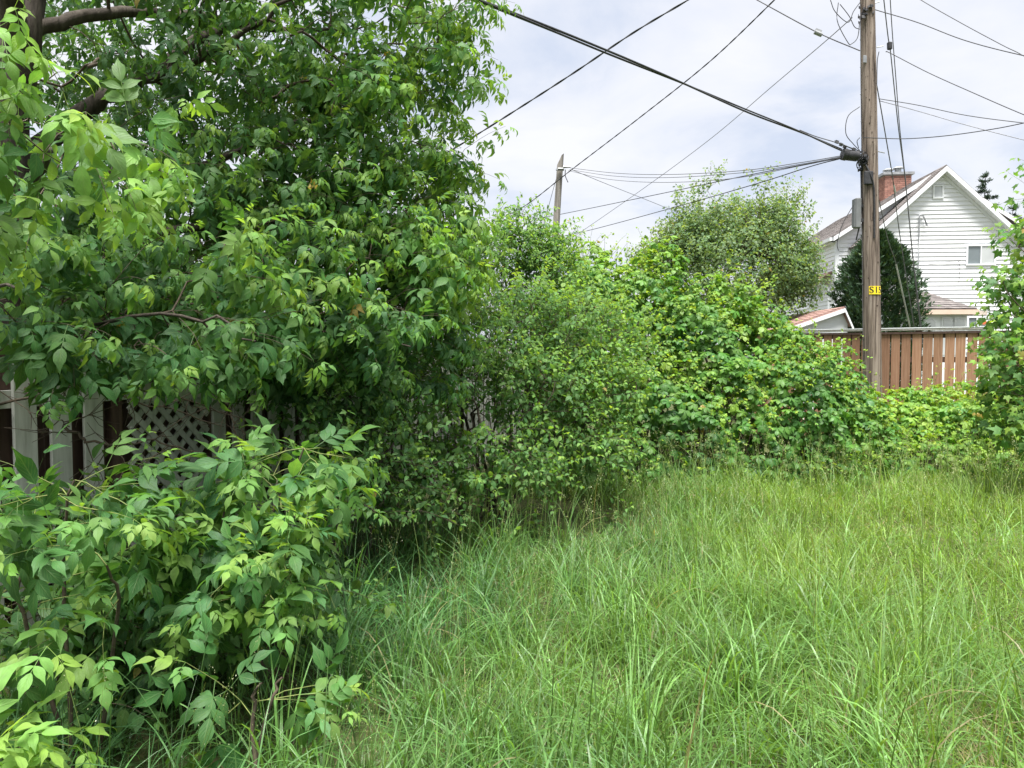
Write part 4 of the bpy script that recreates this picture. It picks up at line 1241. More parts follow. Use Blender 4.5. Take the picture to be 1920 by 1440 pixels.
# ---------------------------------------------------------------- the box elder tree over the fence
tb0 = P(20, 300, 4.7)
base_t = np.array((tb0[0] - 0.05, 4.7, 0))
trunk_pts = [base_t, P(5, 500, 4.7), P(15, 200, 4.7), P(45, 40, 4.75), P(80, -150, 4.9), P(160, -420, 5.2)]
trunk_s = taper(trunk_pts, 0.19, 0.07, 26, 0.01)
fork = P(20, 180, 4.7)
limbs = [
    trunk_s,
    taper([P(40, 120, 4.72), P(10, -60, 4.4), P(-60, -260, 4.0)], 0.09, 0.03),
    taper([P(10, 330, 4.7), P(150, 220, 5.1), P(260, 150, 5.4), P(400, 60, 5.9), P(480, 40, 6.2), P(600, -60, 6.6)], 0.075, 0.02, 20),
    taper([P(250, 152, 5.4), P(380, 108, 5.3), P(480, 45, 5.3), P(560, -20, 5.4)], 0.03, 0.012, 12),
    taper([P(60, 60, 4.75), P(180, 30, 5.0), P(330, 25, 5.5), P(500, 50, 6.0), P(650, 60, 6.3)], 0.05, 0.014, 18),
    taper([P(5, 420, 4.7), P(140, 330, 4.9), P(360, 320, 5.2), P(560, 230, 5.5), P(700, 250, 5.7)], 0.05, 0.012, 18),
    taper([P(0, 560, 4.7), P(200, 470, 4.6), P(400, 420, 5.0), P(580, 410, 5.5), P(760, 380, 6.0)], 0.045, 0.01, 18),
    taper([P(8, 480, 4.7), P(60, 380, 3.9), P(90, 300, 3.2), P(160, 240, 2.7)], 0.03, 0.009, 14),
    taper([P(0, 600, 4.7), P(60, 640, 4.1), P(200, 600, 3.7), P(380, 600, 3.6), P(480, 640, 3.5)], 0.016, 0.005, 16),
    taper([P(0, 620, 4.8), P(200, 560, 5.0), P(480, 560, 5.0), P(640, 600, 4.9), P(770, 650, 4.8)], 0.022, 0.005, 18),
    taper([P(0, 640, 4.7), P(-60, 560, 3.6), P(30, 540, 2.9)], 0.02, 0.006, 12),
]
def pb(px, py, Y, rx, ry, rz_, n, sh=0.15): return (P(px, py, Y), (rx, ry, rz_), n, sh)
tree_blobs = [
    # body of the crown, rising above the frame
    pb(240, 50, 6.4, 1.2, 0.9, 0.9, 99), pb(20, 30, 6.6, 1.0, 0.8, 0.8, 59), pb(480, 40, 6.0, 1.05, 1.2, 0.9, 125), pb(655, 60, 6.0, 0.75, 0.9, 0.75, 99, 0.3), pb(330, 60, 5.0, 0.7, 0.35, 0.35, 26),
    pb(330, -260, 5.6, 1.6, 1.6, 1.0, 59), pb(-40, -300, 4.6, 1.3, 1.2, 0.7, 26), pb(640, -160, 6.2, 1.0, 1.1, 0.7, 39),
    pb(250, 280, 5.6, 1.1, 1.0, 0.75, 85), pb(520, 260, 5.8, 0.95, 1.0, 0.8, 118), pb(680, 250, 5.8, 0.62, 0.8, 0.75, 92, 0.3),
    pb(715, 390, 5.9, 0.55, 0.7, 0.5, 66, 0.3), pb(560, 430, 5.4, 0.9, 0.8, 0.6, 92), pb(300, 420, 5.0, 1.0, 0.8, 0.55, 72),
    pb(650, 500, 5.3, 0.7, 0.6, 0.45, 72), pb(790, 470, 5.6, 0.4, 0.5, 0.35, 33), pb(430, 540, 4.8, 0.8, 0.6, 0.4, 59), pb(170, 430, 4.8, 0.8, 0.6, 0.45, 52), pb(0, 480, 4.5, 0.6, 0.5, 0.35, 26), pb(260, 560, 4.4, 0.7, 0.4, 0.22, 33), pb(560, 640, 4.9, 0.5, 0.35, 0.2, 23), pb(80, 580, 4.2, 0.5, 0.4, 0.12, 15),
    pb(150, -330, 3.6, 1.3, 1.0, 0.4, 46), pb(350, -320, 4.4, 1.3, 0.9, 0.5, 39),  # unseen crown masses above the view, added to shade the fence
    # wisps at the right edge
    pb(830, 50, 5.6, 0.26, 0.4, 0.22, 9, 0.2), pb(810, 130, 5.6, 0.22, 0.3, 0.18, 7, 0.2), pb(825, 300, 5.8, 0.25, 0.3, 0.2, 9, 0.2), pb(800, 400, 5.7, 0.22, 0.3, 0.2, 9, 0.2),
    pb(800, -40, 5.6, 0.5, 0.5, 0.35, 15, 0.2),
    # drooping lower skirts over the fence
    pb(400, 610, 3.8, 0.3, 0.25, 0.1, 15), pb(300, 620, 3.7, 0.3, 0.2, 0.08, 9), pb(620, 700, 5.0, 0.4, 0.25, 0.25, 26), pb(760, 640, 5.3, 0.35, 0.3, 0.3, 26), pb(520, 650, 4.6, 0.25, 0.2, 0.12, 11), pb(310, 500, 3.9, 0.5, 0.4, 0.2, 19), pb(190, 560, 3.9, 0.45, 0.35, 0.12, 18), pb(680, 600, 4.6, 0.38, 0.3, 0.16, 19),
    pb(560, 580, 4.6, 0.45, 0.4, 0.18, 22), pb(40, 520, 3.7, 0.3, 0.4, 0.15, 9), pb(740, 520, 5.2, 0.4, 0.4, 0.3, 22),
    # near bright branch at the far left
    pb(110, 250, 2.75, 0.22, 0.25, 0.1, 7, 0.1), pb(20, 230, 2.7, 0.25, 0.25, 0.09, 5, 0.1), pb(180, 300, 2.75, 0.12, 0.16, 0.07, 5, 0.1), pb(10, 370, 2.9, 0.18, 0.2, 0.08, 4), pb(40, 450, 3.4, 0.3, 0.3, 0.1, 6), pb(60, 610, 3.45, 0.35, 0.2, 0.06, 10), pb(220, 640, 3.6, 0.3, 0.15, 0.05, 8),
]
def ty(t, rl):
    return 0.12 + 0.2 * max(0, rl[0]) + 0.1 * max(0, rl[2]) + (0.28 if t[1] < 3.1 else (0.06 if t[1] < 4.2 else 0)) + 0.36 * min(1.0, max(0.0, (t[0] + 2.6) / 2.2)) * (t[2] > 1.9) + rs.uniform(-0.1, 0.12)  # near and right-hand leaves paler: lit foliage painted in through leaf age
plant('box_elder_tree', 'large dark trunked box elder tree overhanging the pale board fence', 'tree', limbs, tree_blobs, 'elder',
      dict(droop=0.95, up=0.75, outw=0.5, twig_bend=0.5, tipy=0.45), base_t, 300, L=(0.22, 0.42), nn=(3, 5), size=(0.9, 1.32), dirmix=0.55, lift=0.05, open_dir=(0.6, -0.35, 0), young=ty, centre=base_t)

# bare dead twigs hanging in front of the fence
def dead_twigs():
    root = thing('dead_branch', 'bare brown dead branch with fine twigs crossing before the fence boards', 'branch', P(0, 760, 3.75))
    tb = Tubes()
    mains = [[(-60, 770, 3.6), (90, 738, 3.6), (150, 722, 3.6), (290, 760, 3.7), (420, 800, 3.9)], [(10, 640, 3.8), (45, 720, 3.7), (90, 770, 3.6), (130, 800, 3.6)], [(140, 720, 3.6), (230, 725, 3.8), (330, 745, 4.0), (470, 790, 4.3)],
             [(120, 800, 3.6), (180, 830, 3.5), (300, 830, 3.6), (400, 860, 3.7)], [(400, 680, 4.4), (430, 760, 4.3), (450, 850, 4.2)], [(560, 700, 5.0), (640, 790, 5.0), (700, 880, 4.9)]]
    for q, mpts in enumerate(mains):
        p = smooth_path([P(*c) for c in mpts], 22); p[1:-1] += rs.randn(21, 3) * 0.006
        tb.add(p, np.linspace(0.008, 0.003, 23), 6)
        for k in range(13):
            i = rs.randint(3, 22); d = nrm(rs.randn(3) * (0.8, 0.5, 0.9)); l = rs.uniform(0.08, 0.3)
            a = p[i]; b = a + d * l * 0.5 + rs.randn(3) * 0.015; c = a + d * l + rs.randn(3) * 0.03
            tb.add(smooth_path([a, b, c], 5), np.linspace(0.0032, 0.0012, 6), 4)
            for _ in range(2):
                e = b + nrm(d + rs.randn(3) * 0.8) * l * 0.5
                tb.add(np.array([b, (b + e) / 2 + rs.randn(3) * 0.006, e]), np.linspace(0.002, 0.001, 3), 4)
    tb.build('twigs', TWIG, root)['kind'] = 'stuff'
dead_twigs()

# ---------------------------------------------------------------- box elder suckers in front of the fence
def sapling(label, base, stems, blobs, singles, young=0.35, **kw):
    b = np.array((base[0], base[1], 0.0))
    st = [taper([b + np.array((rs.uniform(-0.08, 0.08), rs.uniform(-0.08, 0.08), 0))] + s, 0.009, 0.004, 10, 0.006) for s in stems]
    return plant('box_elder_sapling', label, 'sapling', st, blobs, 'elder', dict(droop=0.55, up=1.15, outw=0.35, twig_bend=0.35, tipy=0.4), b, singles, bark=STEM_GREEN if young > 0.5 else TWIG, twig=STEM_GREEN,
                 L=(0.14, 0.28), nn=(2, 4), size=(0.85, 1.4), dirmix=0.45, lift=0.12, open_dir=OPEN * 0.6, young=lambda t, rl: young + 0.28 * max(0, rl[2]) + 0.12 * rl[0] + rs.uniform(-0.1, 0.1), trunk='stem', step=0.1, tip_r=0.0017, group='young box elders in front of the fence', **kw)
sapling('box elder sapling at the left frame edge with pale drooping top leaves', (-1.62, 2.55),
        [[P(120, 1080, 2.5), P(140, 900, 2.45)], [P(40, 1150, 2.5), P(60, 1040, 2.5)], [P(220, 1150, 2.5), P(200, 1060, 2.4)]],
        [pb(130, 930, 2.45, 0.15, 0.2, 0.04, 9, 0.1), pb(40, 1000, 2.6, 0.18, 0.22, 0.04, 6), pb(170, 1020, 2.4, 0.1, 0.16, 0.04, 5), pb(60, 1110, 2.5, 0.18, 0.22, 0.05, 7), pb(160, 1150, 2.4, 0.1, 0.16, 0.04, 4)], 300)
sapling('wide box elder sapling reaching over the grass in front of the lattice', (-0.98, 3.2),
        [[P(480, 1080, 3.1), P(570, 840, 3.1)], [P(420, 1120, 3.0), P(420, 960, 2.8)], [P(520, 1120, 3.0), P(580, 1040, 2.9)], [P(400, 1120, 3.1), P(330, 960, 3.0)], [P(500, 1100, 3.2), P(520, 900, 3.3)], [P(500, 1180, 2.9), P(560, 1120, 2.7)]],
        [pb(560, 855, 3.1, 0.12, 0.16, 0.03, 7, 0.1), pb(470, 890, 3.2, 0.16, 0.2, 0.04, 8), pb(530, 955, 3.1, 0.18, 0.2, 0.04, 10), pb(400, 1000, 3.0, 0.16, 0.2, 0.04, 8), pb(310, 1010, 3.0, 0.12, 0.2, 0.04, 5), pb(460, 1050, 2.8, 0.22, 0.18, 0.04, 11), pb(560, 1065, 2.85, 0.11, 0.14, 0.03, 6), pb(380, 1100, 2.8, 0.16, 0.2, 0.04, 6), pb(500, 1125, 2.75, 0.15, 0.14, 0.03, 6)], 300)
sapling('bright yellow green box elder shoot in the bottom left corner', (-1.5, 1.9),
        [[P(-90, 1500, 1.9), P(-80, 1450, 1.9)], [P(-140, 1500, 1.9), P(-120, 1460, 1.9)]],
        [pb(-100, 1440, 1.9, 0.05, 0.07, 0.02, 4, 0.1), pb(-70, 1500, 1.9, 0.05, 0.07, 0.02, 3)], 60, young=0.68)
sapling('low box elder seedling among the grass below the wide sapling', (-0.82, 2.3),
        [[P(470, 1340, 2.28), P(490, 1280, 2.28)], [P(500, 1340, 2.28), P(530, 1270, 2.28)]],
        [pb(460, 1310, 2.35, 0.1, 0.12, 0.02, 3, 0.1), pb(520, 1300, 2.35, 0.05, 0.08, 0.02, 2)], 90)

# ---------------------------------------------------------------- the dogwood shrub in the middle and the taller one behind it
def shrub(label, name, base, tops, blobs, singles, spread=0.25, young=0.3, **kw):
    b = np.array((base[0], base[1], 0.0))
    st = []
    for t in tops:
        b0 = b + np.array((rs.uniform(-spread, spread), rs.uniform(-spread, spread) * 0.7, 0)); t = np.asarray(t)
        mid = b0 + (t - b0) * 0.5 + np.array((0, 0, 0.22 * t[2])) + rs.randn(3) * 0.05
        st.append(taper([b0, mid, t], rs.uniform(0.012, 0.022), 0.005, 12, 0.012))
    kws = dict(L=(0.2, 0.4), nn=(5, 8), size=(0.66, 1.05)); kws.update(kw)
    return plant(name, label, 'shrub', st, blobs, 'dogwood', dict(droop=0.4, up=0.95, outw=0.4, twig_bend=0.25, tipy=0.4, grad=0.35), b, singles,
                 dirmix=0.45, lift=0.25, open_dir=OPEN * 0.4, young=lambda t, rl: young + 0.3 * max(0, rl[2]) + 0.1 * rl[0] + 0.2 * max(0.0, min(1.2, t[0] - 0.2)) + rs.uniform(-0.1, 0.1), trunk='stem', step=0.13, tip_r=0.0016, **kws)
shrub('broad grey green shrub with dark arching stems between fence and creeper mound', 'dogwood_shrub', (-0.35, 6.9),
      [P(760, 560, 6.4), P(860, 620, 6.2), P(960, 600, 6.6), P(1060, 640, 6.8), P(1150, 640, 7.1), P(900, 760, 5.9), P(1020, 760, 6.2), P(1130, 780, 6.6), P(780, 720, 5.9), P(830, 480, 7.2), P(1190, 740, 7.0)],
      [pb(940, 620, 6.9, 0.7, 0.6, 0.45, 200), pb(1070, 620, 7.2, 0.6, 0.6, 0.4, 190), pb(1110, 720, 7.0, 0.5, 0.5, 0.35, 170), pb(990, 740, 6.5, 0.6, 0.5, 0.35, 170), pb(1060, 830, 6.6, 0.55, 0.45, 0.28, 130),
       pb(870, 700, 6.2, 0.5, 0.4, 0.4, 80), pb(780, 820, 5.7, 0.45, 0.35, 0.3, 90), pb(720, 700, 6.0, 0.5, 0.3, 0.35, 70), pb(850, 640, 7.0, 0.45, 0.35, 0.4, 80), pb(900, 850, 5.9, 0.5, 0.35, 0.25, 90), pb(700, 900, 5.2, 0.35, 0.3, 0.2, 34), pb(820, 910, 5.4, 0.4, 0.3, 0.15, 36), pb(960, 890, 6.0, 0.4, 0.3, 0.15, 34), pb(1160, 640, 7.4, 0.35, 0.4, 0.3, 50), pb(780, 620, 6.3, 0.45, 0.4, 0.3, 40)], 300)
shrub('tall leafy shrub below the far grey pole', 'dogwood_shrub', (0.1, 8.6),
      [P(980, 400, 8.4), P(1030, 450, 8.4), P(920, 450, 8.3), P(1050, 540, 8.3), P(880, 520, 8.2), P(960, 540, 8.0)],
      [pb(970, 425, 8.4, 0.2, 0.25, 0.2, 36, 0.1), pb(1000, 475, 8.4, 0.4, 0.4, 0.33, 140), pb(925, 480, 8.2, 0.42, 0.4, 0.36, 130), pb(1030, 540, 8.3, 0.32, 0.4, 0.4, 110), pb(900, 560, 8.0, 0.5, 0.4, 0.4, 110), pb(980, 580, 8.0, 0.55, 0.4, 0.35, 110), pb(1030, 460, 8.3, 0.14, 0.2, 0.14, 18), pb(1060, 600, 8.2, 0.4, 0.4, 0.3, 60)], 150, young=0.36)
shrub('dark undergrowth shrub against the foot of the board fence', 'dogwood_shrub', (-1.25, 4.9),
      [P(640, 900, 4.8), P(720, 880, 4.9), P(560, 860, 4.6), P(760, 800, 5.2), P(600, 780, 5.0)],
      [pb(650, 900, 4.7, 0.35, 0.3, 0.25, 40), pb(740, 870, 5.0, 0.3, 0.3, 0.3, 36), pb(560, 850, 4.6, 0.35, 0.25, 0.25, 36), pb(680, 770, 5.1, 0.4, 0.3, 0.25, 44), pb(560, 740, 4.9, 0.35, 0.2, 0.2, 26), pb(640, 960, 4.5, 0.3, 0.25, 0.12, 16), pb(740, 940, 4.9, 0.3, 0.25, 0.12, 18)], 120, young=0.12)

shrub('dark undergrowth shrub at the left frame edge below the lattice', 'dogwood_shrub', (-1.95, 3.45),
      [P(40, 980, 3.3), P(160, 960, 3.4), P(260, 960, 3.5), P(60, 1120, 3.1), P(220, 1100, 3.2), P(350, 1050, 3.5)],
      [pb(60, 1010, 3.3, 0.35, 0.2, 0.16, 30), pb(220, 1000, 3.4, 0.3, 0.2, 0.16, 30), pb(60, 1180, 3.0, 0.35, 0.25, 0.2, 34), pb(230, 1150, 3.1, 0.3, 0.25, 0.2, 32), pb(360, 1100, 3.4, 0.3, 0.25, 0.2, 30), pb(480, 1120, 3.5, 0.3, 0.25, 0.2, 26), pb(150, 1280, 2.9, 0.35, 0.2, 0.1, 16), pb(340, 1220, 3.1, 0.35, 0.25, 0.1, 16)], 150, young=0.05, size=(0.9, 1.35))

# ---------------------------------------------------------------- Virginia creeper: the mound and the low carpet
def creeper(name, label, ells, base, dens, singles, shoots, shoot_len=(0.15, 0.45), inner=0.35, upw=0.55, ageb=0.0):
    root = thing(name, label, 'creeper', base)
    lv = Leaves('creeper'); tw = Tubes()
    for ei, (c, r) in enumerate(ells):
        c = np.asarray(c, float); r = np.asarray(r, float)
        area = 2 * math.pi * ((((r[0] * r[1]) ** 1.6 + (r[0] * r[2]) ** 1.6 + (r[1] * r[2]) ** 1.6) / 3) ** (1 / 1.6))
        k = int(area * dens)
        v = nrmr(rs.randn(k * 2, 3)); v = v[v[:, 2] > -0.05][:k]
        lump = 1 + 0.11 * np.sin(v[:, 0] * 5 + ei * 2) * np.cos(v[:, 2] * 6 + ei) + 0.08 * np.sin(v[:, 1] * 9 + v[:, 0] * 7 + ei)
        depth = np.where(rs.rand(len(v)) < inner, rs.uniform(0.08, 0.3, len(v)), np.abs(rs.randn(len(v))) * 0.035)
        q = c + v * r * (lump - depth / np.maximum(r.min(), 0.5))[:, None]
        nn_ = nrmr(v / r)
        ok = np.ones(len(q), bool)
        for ej, (c2, r2) in enumerate(ells):
            if ej != ei: ok &= (((q - np.asarray(c2)) / np.asarray(r2)) ** 2).sum(1) > 0.86
        ok &= q[:, 2] > 0.03
        q, nn_, dp = q[ok], nn_[ok], depth[ok]
        # leave patches thinner so that dark hollows show
        hol = np.sin(q[:, 0] * 3.1 + q[:, 2] * 2.3) * np.sin(q[:, 1] * 2.7 - q[:, 2] * 3.7 + ei)
        keep = rs.rand(len(q)) > np.clip((hol - 0.6) * 1.4, 0, 0.4)
        q, nn_, dp, hol = q[keep], nn_[keep], dp[keep], hol[keep]
        for p, n0, dpt, hl in zip(q, nn_, dp, hol):
            ax = np.array((n0[0], n0[1], 0.0)); ax = nrm(ax) if np.linalg.norm(ax) > 0.05 else nrm(rs.randn(3) * (1, 1, 0))
            ax = ax * 0.75 + rs.randn(3) * 0.45 + np.array((0, 0, -0.35 - 0.5 * (1 - n0[2])))
            nm = n0 * 0.95 + np.array((0, 0, upw)) + rs.randn(3) * 0.22
            age = 0.19 + ageb + 0.46 * max(0, n0[2]) - 0.25 * (dpt > 0.1) + 0.14 * hl + rs.uniform(-0.2, 0.2)  # tops paler, sides and inner leaves darker: light and shade painted in as age
            if rs.rand() < 0.02: age += 0.35
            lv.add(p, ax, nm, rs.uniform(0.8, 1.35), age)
        # young shoots
        ks = int(shoots * area)
        if ks:
            ii = rs.choice(len(q), min(ks, len(q)), replace=False)
            for i in ii:
                if rs.rand() > 0.35 + 0.9 * math.sin(q[i][0] * 2.6 + 1) * math.sin(q[i][2] * 3.3 + q[i][1] * 2.1) + 0.5 * nn_[i][2]: continue
                d = nrm(nn_[i] * 0.6 + np.array((0, 0, 0.55)) + rs.randn(3) * 0.5)
                spray(lv, tw, q[i], d, rs.uniform(*shoot_len), rs.randint(3, 6), rs.uniform(0.42, 0.68), droop=0.35, up=0.8, twig_bend=rs.uniform(-0.1, 1.1), young=0.74, tipy=0.3, pair=False, tr=0.0028, grad=0.55)
    # woody tangle inside
    st = Tubes()
    for ei, (c, r) in enumerate(ells):
        c = np.asarray(c, float); r = np.asarray(r, float)
        for k in range(16):
            a = rs.uniform(0, 6.28); 
            p0 = c + np.array((math.cos(a) * r[0] * 0.5, math.sin(a) * r[1] * 0.5, -c[2]))
            p2 = c + nrm(np.array((math.cos(a + rs.uniform(-1, 1)), math.sin(a), rs.uniform(0.2, 1.2)))) * r * 0.85
            st.add(*taper([p0, (p0 + p2) / 2 + rs.randn(3) * 0.15 * r, p2], 0.012, 0.004, 10, 0.02), 5)
    st.build('stems', TWIG, root)['kind'] = 'stuff'
    ob = tw.build('shoots', STEM_GREEN, root)
    if ob: ob['kind'] = 'stuff'
    print('PLANT', name, lv.finish(root, singles, (LEAF_GLOSS_A, LEAF_GLOSS_O), 'foliage'))
    return root
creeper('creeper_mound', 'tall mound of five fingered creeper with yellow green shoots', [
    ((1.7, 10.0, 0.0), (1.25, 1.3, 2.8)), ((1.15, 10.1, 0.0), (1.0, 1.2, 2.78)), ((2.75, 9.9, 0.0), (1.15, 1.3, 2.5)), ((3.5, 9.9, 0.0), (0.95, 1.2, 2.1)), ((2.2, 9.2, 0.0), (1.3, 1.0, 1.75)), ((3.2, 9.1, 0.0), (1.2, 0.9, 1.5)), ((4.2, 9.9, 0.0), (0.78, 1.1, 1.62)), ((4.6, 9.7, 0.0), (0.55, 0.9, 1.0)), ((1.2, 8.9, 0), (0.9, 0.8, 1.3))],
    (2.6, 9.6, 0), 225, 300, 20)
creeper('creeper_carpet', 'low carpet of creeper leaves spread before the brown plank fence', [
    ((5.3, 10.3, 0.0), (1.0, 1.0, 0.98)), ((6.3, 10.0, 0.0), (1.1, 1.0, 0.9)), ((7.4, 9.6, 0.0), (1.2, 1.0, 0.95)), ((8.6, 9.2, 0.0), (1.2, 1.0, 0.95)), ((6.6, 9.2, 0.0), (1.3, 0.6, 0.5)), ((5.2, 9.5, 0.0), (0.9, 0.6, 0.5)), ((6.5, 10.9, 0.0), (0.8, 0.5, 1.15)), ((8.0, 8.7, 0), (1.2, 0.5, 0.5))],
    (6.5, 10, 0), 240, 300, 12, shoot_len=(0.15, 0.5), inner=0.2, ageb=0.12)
# a few long climbing shoots standing off the mound
def climber(label, pts, base):
    root = thing('creeper_shoot', label, 'creeper', base)
    tw = Tubes(); path = smooth_path(pts, 22); tw.add(path, np.linspace(0.005, 0.002, 23), 5)
    lv = Leaves('creeper')
    t = np.gradient(path, axis=0)
    for i in range(4, 23):
        for _ in range(2):
            d = nrm(rs.randn(3) * (1, 1, 0.5) + np.array((0, -0.4, 0.1)))
            lv.add(path[i], d + np.array((0, 0, -0.4)), np.array((0, -0.5, 0.8)) + rs.randn(3) * 0.3, rs.uniform(0.45, 0.85) * (1.1 - 0.5 * i / 22), 0.5 + 0.45 * i / 22 + rs.uniform(-0.15, 0.1))
    tw.build('stem', STEM_GREEN, root)
    lv.finish(root, 60, (LEAF_GLOSS_A, LEAF_GLOSS_O), 'foliage')
climber('leafy creeper shoot climbing up in front of the birch', [P(1400, 660, 10.0), P(1405, 600, 10.0), P(1430, 545, 10.0), P(1455, 515, 10.0)], P(1400, 660, 10.0))
climber('slim creeper shoot standing before the planks beside the mound', [P(1520, 720, 10.6), P(1518, 660, 10.6), P(1524, 600, 10.6)], P(1520, 720, 10.6))
climber('creeper shoot leaning out over the planks near the pole', [P(1540, 720, 10.3), P(1552, 680, 10.3), P(1572, 655, 10.3)], P(1540, 720, 10.3))

# ---------------------------------------------------------------- birch behind the mound
bb = np.array((P(1365, 600, 17.0)[0], 17.0, 0))
bst = [taper([bb + np.array((rs.uniform(-0.3, 0.3), rs.uniform(-0.3, 0.3), 0)), P(x * 0.5 + 1365 * 0.5, (y + 700) / 2, 17.0 + dy_), P(x, y, 17 + dy_)], 0.035, 0.006, 14, 0.02) for x, y, dy_ in
       ((1345, 400, 0), (1300, 430, 0.6), (1400, 400, -0.5), (1440, 410, 0.5), (1480, 450, 0), (1260, 470, -0.3), (1370, 390, 0.8), (1500, 520, 0.2), (1230, 530, 0.3))]
plant('birch_tree', 'airy pale green birch standing between the creeper mound and the house', 'tree', bst,
      [pb(1365, 520, 17, 1.75, 1.3, 1.15, 1000, 0.2), pb(1350, 440, 17, 0.95, 0.8, 0.65, 420, 0.2), pb(1440, 440, 17, 0.65, 0.6, 0.65, 320, 0.2), pb(1285, 465, 17, 0.6, 0.6, 0.55, 280, 0.2), pb(1485, 510, 17, 0.42, 0.6, 0.8, 250, 0.2), pb(1230, 500, 17, 0.4, 0.5, 0.28, 100, 0.1), pb(1340, 350, 17, 0.18, 0.2, 0.3, 8, 0.1), pb(1425, 355, 17, 0.2, 0.25, 0.28, 10), pb(1480, 380, 17, 0.25, 0.3, 0.35, 16), pb(1515, 420, 17, 0.15, 0.25, 0.25, 8), pb(1265, 390, 17, 0.22, 0.25, 0.25, 10), pb(1310, 375, 17, 0.15, 0.2, 0.25, 9), pb(1500, 545, 17, 0.6, 0.6, 0.35, 50), pb(1400, 590, 17, 1.2, 0.8, 0.5, 80)],
      'birch', dict(droop=0.55, up=0.5, outw=0.6, twig_bend=-0.3, tipy=0.3, pair=True, jit=0.55, grad=0.25, tr=0.0018), bb, 0, L=(0.3, 0.55), nn=(4, 7), size=(1.5, 2.25), dirmix=0.2, lift=0.5, step=0.22, tip_r=0.0018, young=lambda t, rl: 0.4 + 0.25 * rl[2] + rs.uniform(-0.12, 0.12))

# ---------------------------------------------------------------- maple bush at the right frame edge
mb = np.array((6.2, 7.6, 0))
mst = [taper([mb + np.array((rs.uniform(-0.15, 0.15), rs.uniform(-0.1, 0.1), 0)), (mb + q) / 2 + np.array((0.1, 0, 0.3)), q], 0.022, 0.005, 14, 0.012) for q in
       (P(1980, 330, 7.6), P(1925, 500, 7.4), P(1960, 450, 7.7), P(1890, 550, 7.4), P(1900, 660, 7.2), P(1990, 520, 7.6), P(1930, 740, 7.1))]
plant('maple_bush', 'young maple bush with lobed leaves at the right frame edge', 'bush', mst,
      [pb(1950, 340, 7.6, 0.12, 0.2, 0.25, 10, 0.1), pb(1925, 455, 7.5, 0.12, 0.2, 0.12, 10), pb(1950, 570, 7.5, 0.32, 0.35, 0.36, 76), pb(1875, 530, 7.4, 0.14, 0.16, 0.06, 7), pb(1935, 670, 7.4, 0.28, 0.35, 0.32, 70), pb(1880, 650, 7.3, 0.14, 0.16, 0.08, 8), pb(1930, 770, 7.2, 0.3, 0.35, 0.35, 76), pb(1890, 715, 7.3, 0.16, 0.2, 0.18, 14), pb(1990, 600, 7.6, 0.5, 0.5, 0.8, 110), pb(1990, 420, 7.7, 0.3, 0.3, 0.4, 30), pb(2010, 800, 7.3, 0.5, 0.45, 0.4, 50)],
      'maple', dict(droop=0.6, up=0.8, outw=0.5, twig_bend=0.25, tipy=0.5, grad=0.45), mb, 300, L=(0.15, 0.3), nn=(2, 4), size=(0.85, 1.25), dirmix=0.45, lift=0.2, open_dir=(-0.5, -0.6, 0), young=lambda t, rl: 0.35 + 0.2 * max(0, rl[2]) - 0.15 * rl[0] + rs.uniform(-0.12, 0.12), trunk='stem', bark=TWIG)

# ---------------------------------------------------------------- trees behind the board fence that close the view
kb = np.array((-4.6, 11.5, 0))
kst = [taper([kb, kb + np.array((rs.uniform(-0.4, 0.4), 0, 1.6)), q], 0.1, 0.02, 12, 0.02) for q in (P(200, 480, 11.5), P(420, 440, 11.5), P(560, 520, 11.2), P(60, 520, 11.8))]
plant('background_tree', 'dark leafy tree standing in the yard behind the board fence', 'tree', kst,
      [pb(150, 520, 11.5, 2.2, 1.2, 1.3, 150, 0.2), pb(450, 500, 11.3, 1.8, 1.2, 1.2, 150, 0.2), pb(680, 560, 11.0, 1.3, 1.0, 0.9, 100, 0.2), pb(300, 620, 11.2, 2.6, 1.0, 0.8, 140, 0.2), pb(640, 660, 10.8, 1.4, 0.8, 0.7, 80, 0.2)],
      'dogwood', dict(droop=0.5, up=0.9, outw=0.4, twig_bend=0.3, tipy=0.3), kb, 0, L=(0.3, 0.5), nn=(3, 5), size=(1.5, 2.2), step=0.3, tip_r=0.004, young=lambda t, rl: 0.3 + rs.uniform(-0.15, 0.15))

